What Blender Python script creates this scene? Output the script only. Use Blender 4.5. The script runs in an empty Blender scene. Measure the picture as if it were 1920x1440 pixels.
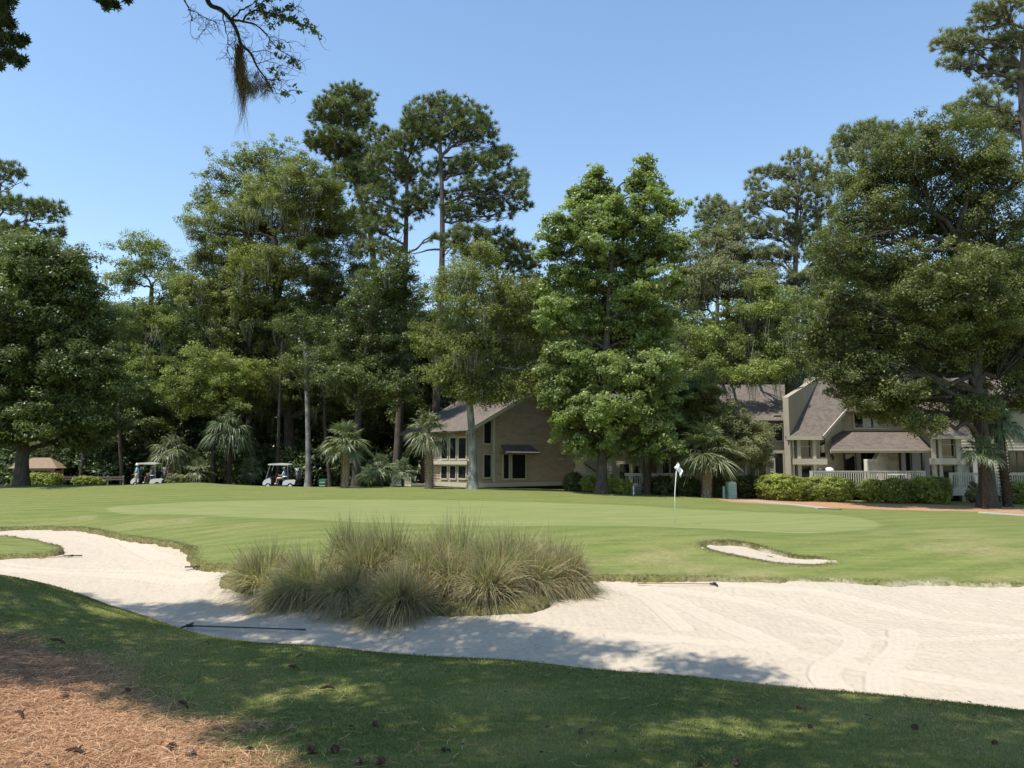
import bpy, math, random
import numpy as np
from mathutils import Vector, Matrix
R = math.radians
rng = np.random.default_rng(11)
random.seed(5)
sc = bpy.context.scene
COL = sc.collection

# ------------------------------------------------------------------ camera
F = 1420.0                       # focal length in pixels of the 1920 px wide photograph
PITCH = math.atan(146 / F)
CZ = 1.6
cd = bpy.data.cameras.new('camera'); cam = bpy.data.objects.new('camera', cd); COL.objects.link(cam)
cd.sensor_width = 36; cd.lens = 36 * F / 1920; cd.clip_start = 0.05; cd.clip_end = 3000
cam.location = (0, 0, CZ); cam.rotation_euler = (math.pi / 2 + PITCH, 0, 0)
sc.camera = cam
# ------------------------------------------------------------------ sky and sun
SUN_EL = R(65); SUN_AZ = math.atan2(-0.84, -0.54)      # from +Y, clockwise
SV = Vector((math.sin(SUN_AZ) * math.cos(SUN_EL), math.cos(SUN_AZ) * math.cos(SUN_EL), math.sin(SUN_EL)))
w = bpy.data.worlds.new("World"); sc.world = w; w.use_nodes = True
nt = w.node_tree; nt.nodes.clear()
out = nt.nodes.new('ShaderNodeOutputWorld'); bg = nt.nodes.new('ShaderNodeBackground')
sky = nt.nodes.new('ShaderNodeTexSky'); sky.sky_type = 'NISHITA'; sky.sun_disc = False
sky.sun_elevation = SUN_EL; sky.sun_rotation = SUN_AZ; sky.air_density = 1.3; sky.dust_density = 0.25; sky.ozone_density = 1.6
hs = nt.nodes.new('ShaderNodeHueSaturation'); hs.inputs['Saturation'].default_value = 1.05; hs.inputs['Value'].default_value = 1.18
nt.links.new(sky.outputs[0], hs.inputs['Color']); nt.links.new(hs.outputs[0], bg.inputs[0])
bg.inputs[1].default_value = 0.15; nt.links.new(bg.outputs[0], out.inputs[0])
sl = bpy.data.lights.new('sun', 'SUN'); sl.energy = 5.0; sl.angle = R(0.53); sl.color = (1.0, 0.95, 0.87)
so = bpy.data.objects.new('sun', sl); COL.objects.link(so); so.rotation_euler = SV.to_track_quat('Z', 'Y').to_euler()
sc.view_settings.view_transform = 'Standard'; sc.view_settings.look = 'None'
sc.view_settings.exposure = 0.26; sc.view_settings.gamma = 1.0
cy = sc.cycles
cy.max_bounces = 6; cy.diffuse_bounces = 4; cy.glossy_bounces = 2; cy.transmission_bounces = 3; cy.transparent_max_bounces = 4
cy.use_denoising = True; cy.caustics_reflective = False; cy.caustics_refractive = False
cy.sample_clamp_indirect = 4

# ------------------------------------------------------------------ pixel helper (photo pixels -> place in the world at a depth)
CP, SP = math.cos(PITCH), math.sin(PITCH)
def W(px, py, d):
    u = (px - 960) / F; v = (720 - py) / F
    s = d / (CP - v * SP)
    return np.array([u * s, d, CZ + s * (SP + v * CP)])
def PXM(d): return d / F          # metres per photo pixel at depth d

# ------------------------------------------------------------------ noise
def _h(ix, iy, s):
    n = (ix.astype(np.int64) * 374761393 + iy.astype(np.int64) * 668265263 + s * 974634777) & 0x7fffffff
    n = ((n ^ (n >> 13)) * 1274126177) & 0x7fffffff
    return ((n ^ (n >> 16)) & 0xffff) / 65535.0
def vn(x, y, s=0):
    ix = np.floor(x); iy = np.floor(y); fx = x - ix; fy = y - iy
    fx = fx * fx * (3 - 2 * fx); fy = fy * fy * (3 - 2 * fy)
    a = _h(ix, iy, s); b = _h(ix + 1, iy, s); c = _h(ix, iy + 1, s); d = _h(ix + 1, iy + 1, s)
    return (a * (1 - fx) + b * fx) * (1 - fy) + (c * (1 - fx) + d * fx) * fy - 0.5
def fbm(x, y, s=0, o=4):
    r = 0; a = 1.0
    for i in range(o):
        r = r + a * vn(x * 2 ** i, y * 2 ** i, s + i * 7); a *= 0.5
    return r
def sstep(x, a, b):
    t = np.clip((x - a) / (b - a), 0, 1); return t * t * (3 - 2 * t)

# ------------------------------------------------------------------ mesh tools
def mesh_obj(name, V, Q=None, T=None, mat=None, parent=None, attrs=None, smooth=False):
    me = bpy.data.meshes.new(name)
    V = np.asarray(V, dtype=np.float32).reshape(-1, 3)
    Q = np.zeros((0, 4), int) if Q is None or len(Q) == 0 else np.asarray(Q, int)
    T = np.zeros((0, 3), int) if T is None or len(T) == 0 else np.asarray(T, int)
    me.vertices.add(len(V)); me.vertices.foreach_set('co', V.ravel())
    me.loops.add(Q.size + T.size); me.polygons.add(len(Q) + len(T))
    me.loops.foreach_set('vertex_index', np.concatenate([Q.ravel(), T.ravel()]).astype(np.int32))
    st = np.concatenate([np.arange(len(Q)) * 4, Q.size + np.arange(len(T)) * 3]).astype(np.int32)
    me.polygons.foreach_set('loop_start', st)
    me.polygons.foreach_set('use_smooth', np.full(len(st), smooth))
    me.update(calc_edges=True)
    for k, a in (attrs or {}).items():
        at = me.attributes.new(k, 'FLOAT', 'POINT'); at.data.foreach_set('value', np.asarray(a, dtype=np.float32).ravel())
    if mat: me.materials.append(mat)
    o = bpy.data.objects.new(name, me); COL.objects.link(o)
    if parent: o.parent = parent
    return o
class MB:
    """collects quads and triangles, then links them as one mesh"""
    def __init__(s): s.V = []; s.Q = []; s.T = []; s.A = []; s.n = 0
    def add(s, V, Q=None, T=None, a=0.5):
        V = np.asarray(V, float).reshape(-1, 3)
        if Q is not None and len(Q): s.Q.append(np.asarray(Q, int) + s.n)
        if T is not None and len(T): s.T.append(np.asarray(T, int) + s.n)
        s.V.append(V); s.n += len(V)
        s.A.append(np.broadcast_to(np.asarray(a, float), (len(V),)).copy() if np.ndim(a) == 0 else np.asarray(a, float))
        return s
    def box(s, x0, x1, y0, y1, z0, z1):
        V = [(x, y, z) for z in (z0, z1) for y in (y0, y1) for x in (x0, x1)]
        return s.add(V, [(0, 2, 3, 1), (4, 5, 7, 6), (0, 1, 5, 4), (2, 6, 7, 3), (0, 4, 6, 2), (1, 3, 7, 5)])
    def prism(s, poly, ax, a0, a1):
        """poly: points in the two other axes; extruded along ax ('x','y','z') from a0 to a1"""
        n = len(poly); V = []
        for a in (a0, a1):
            for p in poly:
                V.append({'x': (a, p[0], p[1]), 'y': (p[0], a, p[1]), 'z': (p[0], p[1], a)}[ax])
        Q = [(i, (i + 1) % n, n + (i + 1) % n, n + i) for i in range(n)]
        T = []
        if n == 4: Q += [(3, 2, 1, 0), (4, 5, 6, 7)]
        else:
            for i in range(1, n - 1): T += [(0, i + 1, i), (n, n + i, n + i + 1)]
        return s.add(V, Q, T)
    def slab(s, P, th):
        """four corners P (3D) thickened by th along their normal, downwards"""
        P = np.asarray(P, float); nn = np.cross(P[1] - P[0], P[3] - P[0]); nn /= np.linalg.norm(nn)
        if nn[2] < 0: nn = -nn
        V = np.vstack([P, P - nn * th])
        return s.add(V, [(0, 1, 2, 3), (7, 6, 5, 4), (0, 4, 5, 1), (1, 5, 6, 2), (2, 6, 7, 3), (3, 7, 4, 0)])
    def tube(s, P, r, k=8, cap=True):
        P = np.asarray(P, float); m = len(P); r = np.broadcast_to(np.asarray(r, float), (m,))
        V, Q = tubes(P[None], r[None], k); T = None
        b = s.n
        s.add(V, Q)
        if cap:
            s.T.append(np.array([(b, b + i + 1, b + i) for i in range(1, k - 1)])); e = b + (m - 1) * k
            s.T.append(np.array([(e, e + i, e + i + 1) for i in range(1, k - 1)]))
        return s
    def lathe(s, prof, c, k=16):
        """prof: (radius, z) pairs round a vertical axis through c"""
        V = []; m = len(prof)
        for r, z in prof:
            for i in range(k):
                t = 2 * math.pi * i / k; V.append((c[0] + r * math.cos(t), c[1] + r * math.sin(t), c[2] + z))
        Q = [(j * k + i, j * k + (i + 1) % k, (j + 1) * k + (i + 1) % k, (j + 1) * k + i) for j in range(m - 1) for i in range(k)]
        return s.add(V, Q)
    def build(s, name, mat, parent=None, smooth=False):
        Q = np.vstack(s.Q) if s.Q else None; T = np.vstack(s.T) if s.T else None
        return mesh_obj(name, np.vstack(s.V), Q, T, mat, parent, {'rnd': np.concatenate(s.A)}, smooth)
def nrm(a): return a / np.maximum(np.linalg.norm(a, axis=-1, keepdims=True), 1e-9)
def tubes(P, Rr, k=4):
    """P n*K*3 centre lines, Rr n*K radii -> verts, quads"""
    n, K, _ = P.shape
    t = np.gradient(P, axis=1) if K > 2 else np.repeat((P[:, 1] - P[:, 0])[:, None], 2, 1)
    t = nrm(t); ref = np.where(np.abs(t[..., 2:3]) > 0.9, np.array([1.0, 0, 0]), np.array([0, 0, 1.0]))
    ref[:] = ref[:, :1]
    a = nrm(np.cross(t, ref)); b = np.cross(t, a)
    an = np.arange(k) * 2 * np.pi / k
    V = P[:, :, None] + Rr[:, :, None, None] * (a[:, :, None] * np.cos(an)[None, None, :, None] + b[:, :, None] * np.sin(an)[None, None, :, None])
    i = np.arange(k); j = (i + 1) % k
    q = np.stack([i, j, j + k, i + k], 1)[None] + (np.arange(K - 1) * k)[:, None, None]
    Q = (q.reshape(-1, 4)[None] + (np.arange(n) * K * k)[:, None, None]).reshape(-1, 4)
    return V.reshape(-1, 3), Q
def ribbons(P, Wd, side):
    """P n*K*3, Wd n*K half widths, side n*3"""
    n, K, _ = P.shape
    s = nrm(side)[:, None] * Wd[..., None]
    V = np.stack([P - s, P + s], 2).reshape(-1, 3)
    q = np.array([0, 1, 3, 2])[None] + (np.arange(K - 1) * 2)[:, None]
    return V, (q[None] + (np.arange(n) * K * 2)[:, None, None]).reshape(-1, 4)
def rdir(n):
    a = rng.normal(size=(n, 3)); return nrm(a)
def leaf_tris(P, N, L, Wd):
    a = nrm(np.cross(N, rdir(len(P)))); b = np.cross(nrm(N), a)
    V = np.stack([P - a * L[:, None] * 0.5 - b * Wd[:, None] * 0.5, P - a * L[:, None] * 0.35 + b * Wd[:, None] * 0.55, P + a * L[:, None] * 0.6], 1)
    return V.reshape(-1, 3), np.arange(len(P) * 3).reshape(-1, 3)
def leaf_quads(P, N, L, Wd):
    a = nrm(np.cross(N, rdir(len(P)))); b = np.cross(nrm(N), a)
    V = np.stack([P - a * L[:, None] * 0.5, P + b * Wd[:, None] * 0.5, P + a * L[:, None] * 0.5, P - b * Wd[:, None] * 0.5], 1)
    return V.reshape(-1, 3), np.arange(len(P) * 4).reshape(-1, 4)

def tag(o, label=None, cat=None, group=None, kind=None):
    if label: o['label'] = label
    if cat: o['category'] = cat
    if group: o['group'] = group
    if kind: o['kind'] = kind
    return o
def empty(name, loc, label, cat, group=None, rz=0):
    o = bpy.data.objects.new(name, None); COL.objects.link(o); o.location = tuple(loc); o.rotation_euler = (0, 0, rz)
    o.empty_display_size = 0.2
    return tag(o, label, cat, group)
def keep_parent(root, *kids):
    """children were built in world coordinates: give them to root without moving them"""
    m = Matrix.LocRotScale(root.location, root.rotation_euler, None).inverted()
    for k in kids:
        k.parent = root; k.matrix_parent_inverse = m
def copy_thing(root):
    r = root.copy(); COL.objects.link(r)
    for ch in root.children:
        c = ch.copy(); COL.objects.link(c); c.parent = r
        for g in ch.children:
            e = g.copy(); COL.objects.link(e); e.parent = c
    return r

# ------------------------------------------------------------------ materials
def new_mat(name):
    m = bpy.data.materials.new(name); m.use_nodes = True; t = m.node_tree; t.nodes.clear()
    return m, t
def N(t, typ, **kw):
    n = t.nodes.new(typ)
    for k, v in kw.items():
        if k[0] == '_': setattr(n, k[1:], v)
        else: n.inputs[k.replace('__', ' ')].default_value = v
    return n
def ramp(t, fac, stops):
    r = t.nodes.new('ShaderNodeValToRGB'); e = r.color_ramp.elements
    while len(e) < len(stops): e.new(0.5)
    for i, (p, c) in enumerate(stops): e[i].position = p; e[i].color = (*c, 1)
    t.links.new(fac, r.inputs[0]); return r.outputs[0]
def noise(t, scale, detail=3, vec=None, rough=0.55, stretch=None, obj=True):
    n = N(t, 'ShaderNodeTexNoise', Scale=scale, Detail=detail, Roughness=rough)
    tc = t.nodes.new('ShaderNodeTexCoord'); src = tc.outputs['Object']
    if stretch:
        mp = t.nodes.new('ShaderNodeMapping'); mp.inputs['Scale'].default_value = stretch
        t.links.new(src, mp.inputs[0]); src = mp.outputs[0]
    t.links.new(src, n.inputs['Vector']); return n.outputs[0]
def mixc(t, fac, a, b, mode='MIX'):
    m = t.nodes.new('ShaderNodeMix'); m.data_type = 'RGBA'; m.blend_type = mode
    for s, v in ((0, fac), (6, a), (7, b)):
        if isinstance(v, (int, float)): m.inputs[s].default_value = v
        elif isinstance(v, tuple): m.inputs[s].default_value = (*v, 1)
        else: t.links.new(v, m.inputs[s])
    return m.outputs[2]
def math_(t, op, a, b=None, c=None):
    m = t.nodes.new('ShaderNodeMath'); m.operation = op
    for i, v in enumerate((a, b, c)):
        if v is None: continue
        if isinstance(v, (int, float)): m.inputs[i].default_value = v
        else: t.links.new(v, m.inputs[i])
    return m.outputs[0]
def attr(t, name):
    a = t.nodes.new('ShaderNodeAttribute'); a.attribute_name = name; return a.outputs['Fac']
def bump(t, h, strength=0.3, dist=0.02):
    b = N(t, 'ShaderNodeBump', Strength=strength, Distance=dist); t.links.new(h, b.inputs['Height']); return b.outputs[0]
def finish(m, t, col, rough=0.6, spec=0.3, nrml=None, metal=0.0):
    p = N(t, 'ShaderNodeBsdfPrincipled', Roughness=rough, Metallic=metal); p.inputs['Specular IOR Level'].default_value = spec
    if isinstance(col, tuple): p.inputs['Base Color'].default_value = (*col, 1)
    else: t.links.new(col, p.inputs['Base Color'])
    if nrml: t.links.new(nrml, p.inputs['Normal'])
    o = t.nodes.new('ShaderNodeOutputMaterial'); t.links.new(p.outputs[0], o.inputs[0]); return p, o
def plain(name, c, rough=0.6, spec=0.3, var=0.12, scale=3.0, bumps=0.0, metal=0.0, stretch=None):
    m, t = new_mat(name); n = noise(t, scale, 4, stretch=stretch)
    col = ramp(t, n, [(0.25, tuple(x * (1 - var) for x in c)), (0.75, tuple(min(1, x * (1 + var)) for x in c))])
    finish(m, t, col, rough, spec, bump(t, n, bumps, 0.02) if bumps else None, metal); return m
def leaf_mat(name, stops, trans=0.35, rough=0.45, spec=0.35, patch=0.35):
    """leaf colours vary from leaf to leaf (attribute rnd) and a little over the crown"""
    m, t = new_mat(name); col = ramp(t, attr(t, 'rnd'), stops)
    n = noise(t, 0.45, 2); hsv = t.nodes.new('ShaderNodeHueSaturation')
    t.links.new(col, hsv.inputs['Color']); hsv.inputs['Saturation'].default_value = 1.0
    mr = N(t, 'ShaderNodeMapRange'); mr.inputs[1].default_value = 0.3; mr.inputs[2].default_value = 0.7
    mr.inputs[3].default_value = 1 - patch; mr.inputs[4].default_value = 1 + patch
    t.links.new(n, mr.inputs[0]); t.links.new(mr.outputs[0], hsv.inputs['Value'])
    p = N(t, 'ShaderNodeBsdfPrincipled', Roughness=rough); p.inputs['Specular IOR Level'].default_value = spec
    t.links.new(hsv.outputs[0], p.inputs['Base Color'])
    tr = t.nodes.new('ShaderNodeBsdfTranslucent'); br = mixc(t, 1.0, hsv.outputs[0], (1.15, 1.35, 0.60), 'MULTIPLY')
    t.links.new(br, tr.inputs[0])
    mx = N(t, 'ShaderNodeMixShader', Fac=trans); t.links.new(p.outputs[0], mx.inputs[1]); t.links.new(tr.outputs[0], mx.inputs[2])
    o = t.nodes.new('ShaderNodeOutputMaterial'); t.links.new(mx.outputs[0], o.inputs[0]); return m
def bark_mat(name, a, b, sc_=3.0, lich=None):
    m, t = new_mat(name); n = noise(t, sc_, 6, stretch=(3.0, 3.0, 0.6), rough=0.7)
    col = ramp(t, n, [(0.3, a), (0.7, b)])
    if lich: col = mixc(t, ramp(t, noise(t, 1.3, 4), [(0.45, (0, 0, 0)), (0.62, (0.8, 0.8, 0.8))]), col, lich)
    finish(m, t, col, 0.9, 0.1, bump(t, n, 0.9, 0.08)); return m
# ------------------------------------------------------------------ terrain: height of the turf
CPTS = [  # photo x, photo y, depth
 (0,1440,4.0),(480,1440,4.0),(960,1440,4.0),(1440,1440,4.0),(1920,1440,4.0),(960,1340,5.2),(1500,1345,5.1),(400,1330,5.5),(0,1290,5.5),
 (0,1200,7.0),(0,1087,10.5),(130,1107,9.9),(250,1150,9.0),(345,1185,8.2),(600,1212,7.6),(960,1238,7.2),(1300,1270,6.7),(1600,1300,6.3),(1920,1337,5.9),
 (0,960,31),(0,935,37),(-300,985,26),(-300,940,36),
 (0,911,46),(230,909,47),(380,905.5,47),(450,913,47),(600,914,48),(750,914,48),(900,916,47),(1000,921,45),(1200,928,44),(1350,935,42),(1600,950,39),(1920,966,35),
 (1850,948,40),(1500,938,44),(2300,975,34),
 (300,950,33),(600,945,35),(960,943,36),(1266,983,25),(700,975,27),(1500,985,24.5),(1700,968,28),(1400,960,30),(1150,950,33),
 (560,1000,21.5),(760,990,22.5),(1100,990,22),(1250,992,21.7),(1400,1006,20.3),(1920,1008,20.5),(1700,1020,19.3),(1900,1050,17.5),(1500,1045,18.0),(1250,1040,18.2),
 (1110,1081,16.2),(1300,1082,16.2),(1500,1086,16),(1700,1090,15.9),(1920,1093,15.8),
 (420,1062,17.5),(352,1053,18),(345,1024,21),(200,999,25),(120,987,27.8),(0,989,27.5),(250,975,27.5),(450,990,23.5),(120,965,30.5),(480,1030,19.2),(700,1040,18.6),(950,1045,18.3)]
CP3 = [W(*c) for c in CPTS]
CP3 += [np.array(p, float) for p in [(-9,-6,0.1),(0,-6,0.05),(8,-6,0.05),(-9,3,0.1),(7,2,-0.05),(0,1.5,0.0),
  (-45,58,-0.35),(-20,58,-0.38),(0,58,-0.4),(20,52,-0.75),(42,52,-0.8),(-60,95,-0.3),(0,95,-0.4),(60,95,-0.7),(-90,40,0),(90,40,-0.8),(-40,-30,0),(40,-30,0),
  # the near bank runs down to the sand
  (-9.2,14.0,-0.80),(-6.6,12.3,-0.86),(-4.6,10.9,-0.90),(-2.6,9.6,-0.92),(0,8.8,-0.92),(1.7,8.1,-0.92),(3.1,7.6,-0.92),(4.9,7.1,-0.92),(8,6.2,-0.92),
  # floor of the hollow
  (-7.5,17.5,-0.93),(-3.5,14.5,-0.95),(0,12.5,-0.96),(3.5,11.5,-0.96),(8,10.5,-0.94),(12,13,-0.92),(6.5,14,-0.93),(-11,19.5,-0.9),(-13,23,-0.9)]]
CPA = np.array(CP3)
def _ker(r2): return 0.5 * r2 * np.log(r2 + 1e-9)
def _fit():
    n = len(CPA); X = CPA[:, :2] / 20; d2 = ((X[:, None] - X[None]) ** 2).sum(-1)
    A = np.zeros((n + 3, n + 3)); A[:n, :n] = _ker(d2) + np.eye(n) * 2e-4; A[:n, n] = 1; A[:n, n + 1:] = X; A[n, :n] = 1; A[n + 1:, :n] = X.T
    b = np.zeros(n + 3); b[:n] = CPA[:, 2]; return X, np.linalg.solve(A, b)
_X, _Wt = _fit()
def T0(x, y):
    x = np.atleast_1d(np.asarray(x, float)); y = np.atleast_1d(np.asarray(y, float)); sh = x.shape; x = x.ravel(); y = y.ravel()
    out_ = np.empty(len(x)); n = len(_X)
    for i in range(0, len(x), 40000):
        a = np.clip(x[i:i + 40000], -90, 90) / 20; b = np.clip(y[i:i + 40000], -30, 95) / 20
        d2 = (a[:, None] - _X[:, 0]) ** 2 + (b[:, None] - _X[:, 1]) ** 2
        out_[i:i + 40000] = _ker(d2) @ _Wt[:n] + _Wt[n] + a * _Wt[n + 1] + b * _Wt[n + 2]
    return out_.reshape(sh)
def hit(px, py, off=0.0, dmin=2.0):
    """where the ray through a photo pixel meets the turf (or a sheet off above it)"""
    d = np.concatenate([np.arange(dmin, 30, 0.04), np.arange(30, 95, 0.2)])
    u = (px - 960) / F; v = (720 - py) / F; s = d / (CP - v * SP)
    x = u * s; z = CZ + s * (SP + v * CP); g = T0(x, d) + off
    k = np.nonzero(z < g)[0]
    if len(k) == 0: return None
    k = k[0]
    if k > 0:
        a = (z[k - 1] - g[k - 1]); b = (g[k] - z[k]); f = a / (a + b + 1e-9)
        return np.array([x[k - 1] + f * (x[k] - x[k - 1]), d[k - 1] + f * (d[k] - d[k - 1])])
    return np.array([x[0], d[0]])
def hits(L, off=0.0, dmin=2.0): return np.array([hit(a, b, off, dmin) for a, b in L])
def sdf(P, x, y):
    """signed distance to polygon P, positive inside"""
    x = np.asarray(x, float); y = np.asarray(y, float); D = np.full(x.shape, 1e9); ins = np.zeros(x.shape, bool); n = len(P)
    for i in range(n):
        ax, ay = P[i]; bx, by = P[(i + 1) % n]; ex, ey = bx - ax, by - ay
        t = np.clip(((x - ax) * ex + (y - ay) * ey) / (ex * ex + ey * ey + 1e-12), 0, 1)
        D = np.minimum(D, (x - ax - t * ex) ** 2 + (y - ay - t * ey) ** 2)
        if by != ay:
            c = ((ay > y) != (by > y)) & (x < (bx - ax) * (y - ay) / (by - ay) + ax); ins ^= c
    return np.where(ins, np.sqrt(D), -np.sqrt(D))
def rounded(P, k=2):
    P = np.asarray(P, float)
    for _ in range(k):
        Qn = np.roll(P, -1, 0); P = np.stack([P * 0.75 + Qn * 0.25, P * 0.25 + Qn * 0.75], 1).reshape(-1, 2)
    return P
far_edge = hits([(-160,993),(-60,991),(40,989),(120,988),(200,1001),(270,1011),(335,1021),(358,1033),(350,1050),(385,1062),(430,1065),(620,1070),(880,1077),(1110,1082),(1300,1083),(1450,1087),(1600,1090),(1760,1092),(1920,1095),(2100,1099)], dmin=12)
near_edge = [(9.5,6.3),(6.5,6.9),(4.9,7.2),(3.1,7.7),(1.7,8.2),(0,8.9),(-2.6,9.7),(-4.6,11.0),(-6.6,12.4),(-9.2,14.2),(-12.5,16.5),(-16.5,19.5)]
BUNK = rounded(np.vstack([far_edge, [(14, 11)], near_edge]), 1)
PEN = rounded(hits([(-160,1003),(0,1010),(60,1018),(105,1028),(123,1037),(100,1044),(40,1048),(-160,1053)], -0.1, dmin=12), 2)
PEN[:, 1] = np.clip(PEN[:, 1], 10, 26)
ISL = rounded(hits([(400,1103),(455,1117),(560,1140),(640,1149),(700,1150),(760,1158),(860,1163),(985,1160),(1033,1148),(1022,1132),(1060,1120),(1100,1116),(1112,1105),(1080,1088),(1000,1080),(800,1076),(600,1076),(450,1084)], -0.17, dmin=8), 2)
SBF = hits([(1318,1024),(1330,1030),(1380,1041),(1440,1052),(1500,1059),(1550,1056)], dmin=12)
SB = rounded(hits([(1318,1020),(1345,1016),(1400,1019),(1450,1035),(1490,1045),(1552,1048),(1550,1056),(1500,1059),(1440,1052),(1380,1041),(1330,1030)], dmin=12), 2)
def s_main(x, y): return np.minimum(np.minimum(sdf(BUNK, x, y), -sdf(PEN, x, y)), -sdf(ISL, x, y))
def lip_noise(x, y): return 0.10 * fbm(x * 2.2, y * 2.2, 3, 4) + 0.05 * fbm(x * 9, y * 9, 13, 2)
def turf_z(x, y, full=False):
    z = T0(x, y); x = np.asarray(x, float); y = np.asarray(y, float); sh = x.shape
    xf, yf, zf = x.ravel(), y.ravel(), z.ravel().copy()
    m = (yf > 4.5) & (yf < 34) & (np.abs(xf) < 26)
    sm = np.full(len(xf), -9.0); sb = np.full(len(xf), -9.0); si = np.full(len(xf), -9.0)
    sp = np.full(len(xf), -9.0)
    si[m] = sdf(ISL, xf[m], yf[m]); sp[m] = sdf(PEN, xf[m], yf[m])
    sm[m] = np.minimum(np.minimum(sdf(BUNK, xf[m], yf[m]), -si[m]), -sp[m]); sb[m] = sdf(SB, xf[m], yf[m])
    ln = lip_noise(xf, yf)
    zf += 0.30 * sstep(sp, 0, 2.6) + 0.26 * sstep(si, 0, 0.9)
    zf += 0.02 * fbm(xf * 0.8, yf * 0.8, 9, 3) * sstep(yf, 3, 12)
    back = np.where(sb > -2, sstep(yf - np.interp(xf, SBF[:, 0], SBF[:, 1]), 0.4, 1.6), 1.0)
    lump = back * (1 - 0.8 * sstep(xf, 3.0, 6.0) * (yf > 12) * (sb < -1)) * 0.045 * sstep(np.maximum(sm, sb), -0.35, -0.02) * (0.6 + fbm(xf * 5, yf * 5, 5, 3))
    zf += lump * sstep(yf, 10, 13)
    zf -= 0.34 * sstep(sm + ln, -0.02, 0.10) + 0.20 * sstep(sb + ln * 0.6, -0.02, 0.10)
    if full: return zf.reshape(sh), sm.reshape(sh), sb.reshape(sh), si.reshape(sh)
    return zf.reshape(sh)
def sand_z(x, y, sm):
    lo = sstep(x, 3.0, 6.0) * sstep(y, 12.5, 14) * (0.55 + 0.9 * fbm(x * 0.8, y * 0.8, 61, 3)).clip(0, 1)
    return T0(x, y) - 0.10 + 0.075 * lo * (1 - sstep(sm, 0.6, 2.2)) - 0.08 * sstep(sm, 0, 2.2)
def gz(x, y): return float(turf_z(np.array([x]), np.array([y]))[0])
def sz(x, y):
    a = np.array([x]); b = np.array([y]); return float(sand_z(a, b, s_main(a, b))[0])

# areas drawn on the turf
STRAW = rounded(np.vstack([hits([(0,1193),(70,1202),(140,1228),(205,1262),(262,1305),(345,1345),(440,1385),(560,1440)]), [(-1.0,3.2),(-1.5,0),(-9,0),(-9,6.5)]]), 1)
STRAWF = rounded(hits([(1340,934),(1420,932),(1500,936),(1600,943),(1700,945),(1800,948),(1920,952),(2100,960),(2100,975),(1920,962),(1750,957),(1560,952),(1440,945),(1360,940)], dmin=20), 1)
PUTT = rounded(hits([(150,955),(330,942),(620,936),(900,938),(1150,946),(1300,955),(1450,962),(1560,964),(1640,975),(1655,988),(1590,997),(1480,1000),(1250,987),(1050,987),(800,983),(600,975),(400,968)], dmin=12), 2)
GREENC = hit(950, 962, dmin=12)
DRY = [(hits([(p, q)], dmin=12)[0], r) for p, q, r in ((150,975,2.2),(300,980,2.0),(1180,1072,1.6),(1300,1072,2.0),(1420,1078,1.8),(1250,1045,1.5),(1560,1085,1.2),(1850,1030,2.0),(1780,1000,2.2),(1870,1086,1.0),(1250,1058,2.0),(450,985,1.6))]

# ------------------------------------------------------------------ ground mesh: one polar sheet to the horizon
r1 = np.exp(np.arange(math.log(3.3), math.log(62), 0.0052)); rr = np.concatenate([[0.01, 0.6, 1.2, 1.8, 2.4, 2.9], r1, 62 * 1.08 ** np.arange(1, 30)])
a1 = np.arange(-39, 39.01, 0.085); aa = np.radians(np.concatenate([a1, np.arange(43, 321, 6)]))
RG, AG = np.meshgrid(rr, aa, indexing='ij'); GX = RG * np.sin(AG); GY = RG * np.cos(AG)
GZ, SM, SBD, SI = turf_z(GX, GY, True)
nr, na = GX.shape
ii, jj = np.meshgrid(np.arange(nr - 1), np.arange(na), indexing='ij'); j2 = (jj + 1) % na
Q = np.stack([ii * na + jj, (ii + 1) * na + jj, (ii + 1) * na + j2, ii * na + j2], -1).reshape(-1, 4)[:, ::-1]
GV = np.stack([GX, GY, GZ], -1).reshape(-1, 3)
gx, gy = GX.ravel(), GY.ravel()
wob = 0.35 * fbm(gx * 1.3, gy * 1.3, 21, 3)
straw = sstep(sdf(STRAW, gx, gy) + wob * 1.4, -0.25, 0.35) * (gy < 12)
mfar = (gy > 30) & (gy < 60)
sf = np.zeros_like(gx); sf[mfar] = sstep(sdf(STRAWF, gx[mfar], gy[mfar]) + wob[mfar], -0.3, 0.4)
# mulch and leaf litter under the trees and by the houses
litter = sstep(gy + 6 * vn(gx * 0.12, gy * 0.12, 4), 50, 53) * (1 - sstep(gx, 12, 14)) + sstep(gy - 1.2 * np.abs(vn(gx * 0.2, gy * 0.2, 6)), 45, 46) * sstep(gx, 8, 11)
straw = np.clip(straw + sf + 0.0, 0, 1)
mp = (gy > 15) & (gy < 62); putt = np.zeros_like(gx); psd = sdf(PUTT, gx[mp], gy[mp]); putt[mp] = sstep(psd, -0.12, 0.12); collar = np.zeros_like(gx); collar[mp] = sstep(psd, -2.2, -0.3) * (1 - sstep(psd, -0.3, 0.0)) * (0.5 + vn(gx[mp] * 0.3, gy[mp] * 0.5, 14))
dry = np.zeros_like(gx)
for c, r_ in DRY: dry = np.maximum(dry, sstep(-np.hypot(gx - c[0], (gy - c[1]) * 1.3) / r_ + 0.9 * fbm(gx * 0.9, gy * 0.9, 31, 4) , -0.95, -0.05))
sed = np.maximum(SM.ravel(), SBD.ravel())
edge = sstep(sed, -0.28 , -0.02) * (0.55 + 0.5 * vn(gx * 1.5, gy * 1.5, 8)) + sstep(sed, -0.05, 0.03)
edge = np.clip(edge, 0, 1) * (sed > -1) * (1 - 0.75 * sstep(gx, 3, 6) * (SBD.ravel() < -1.2) * (gy > 12))
stray = sstep(sed + 0.55 * fbm(gx * 3, gy * 3, 41, 3), -0.2, 0.25) * sstep(gx, 3, 6) * (gy > 12)      # sand thrown on the bank
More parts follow.
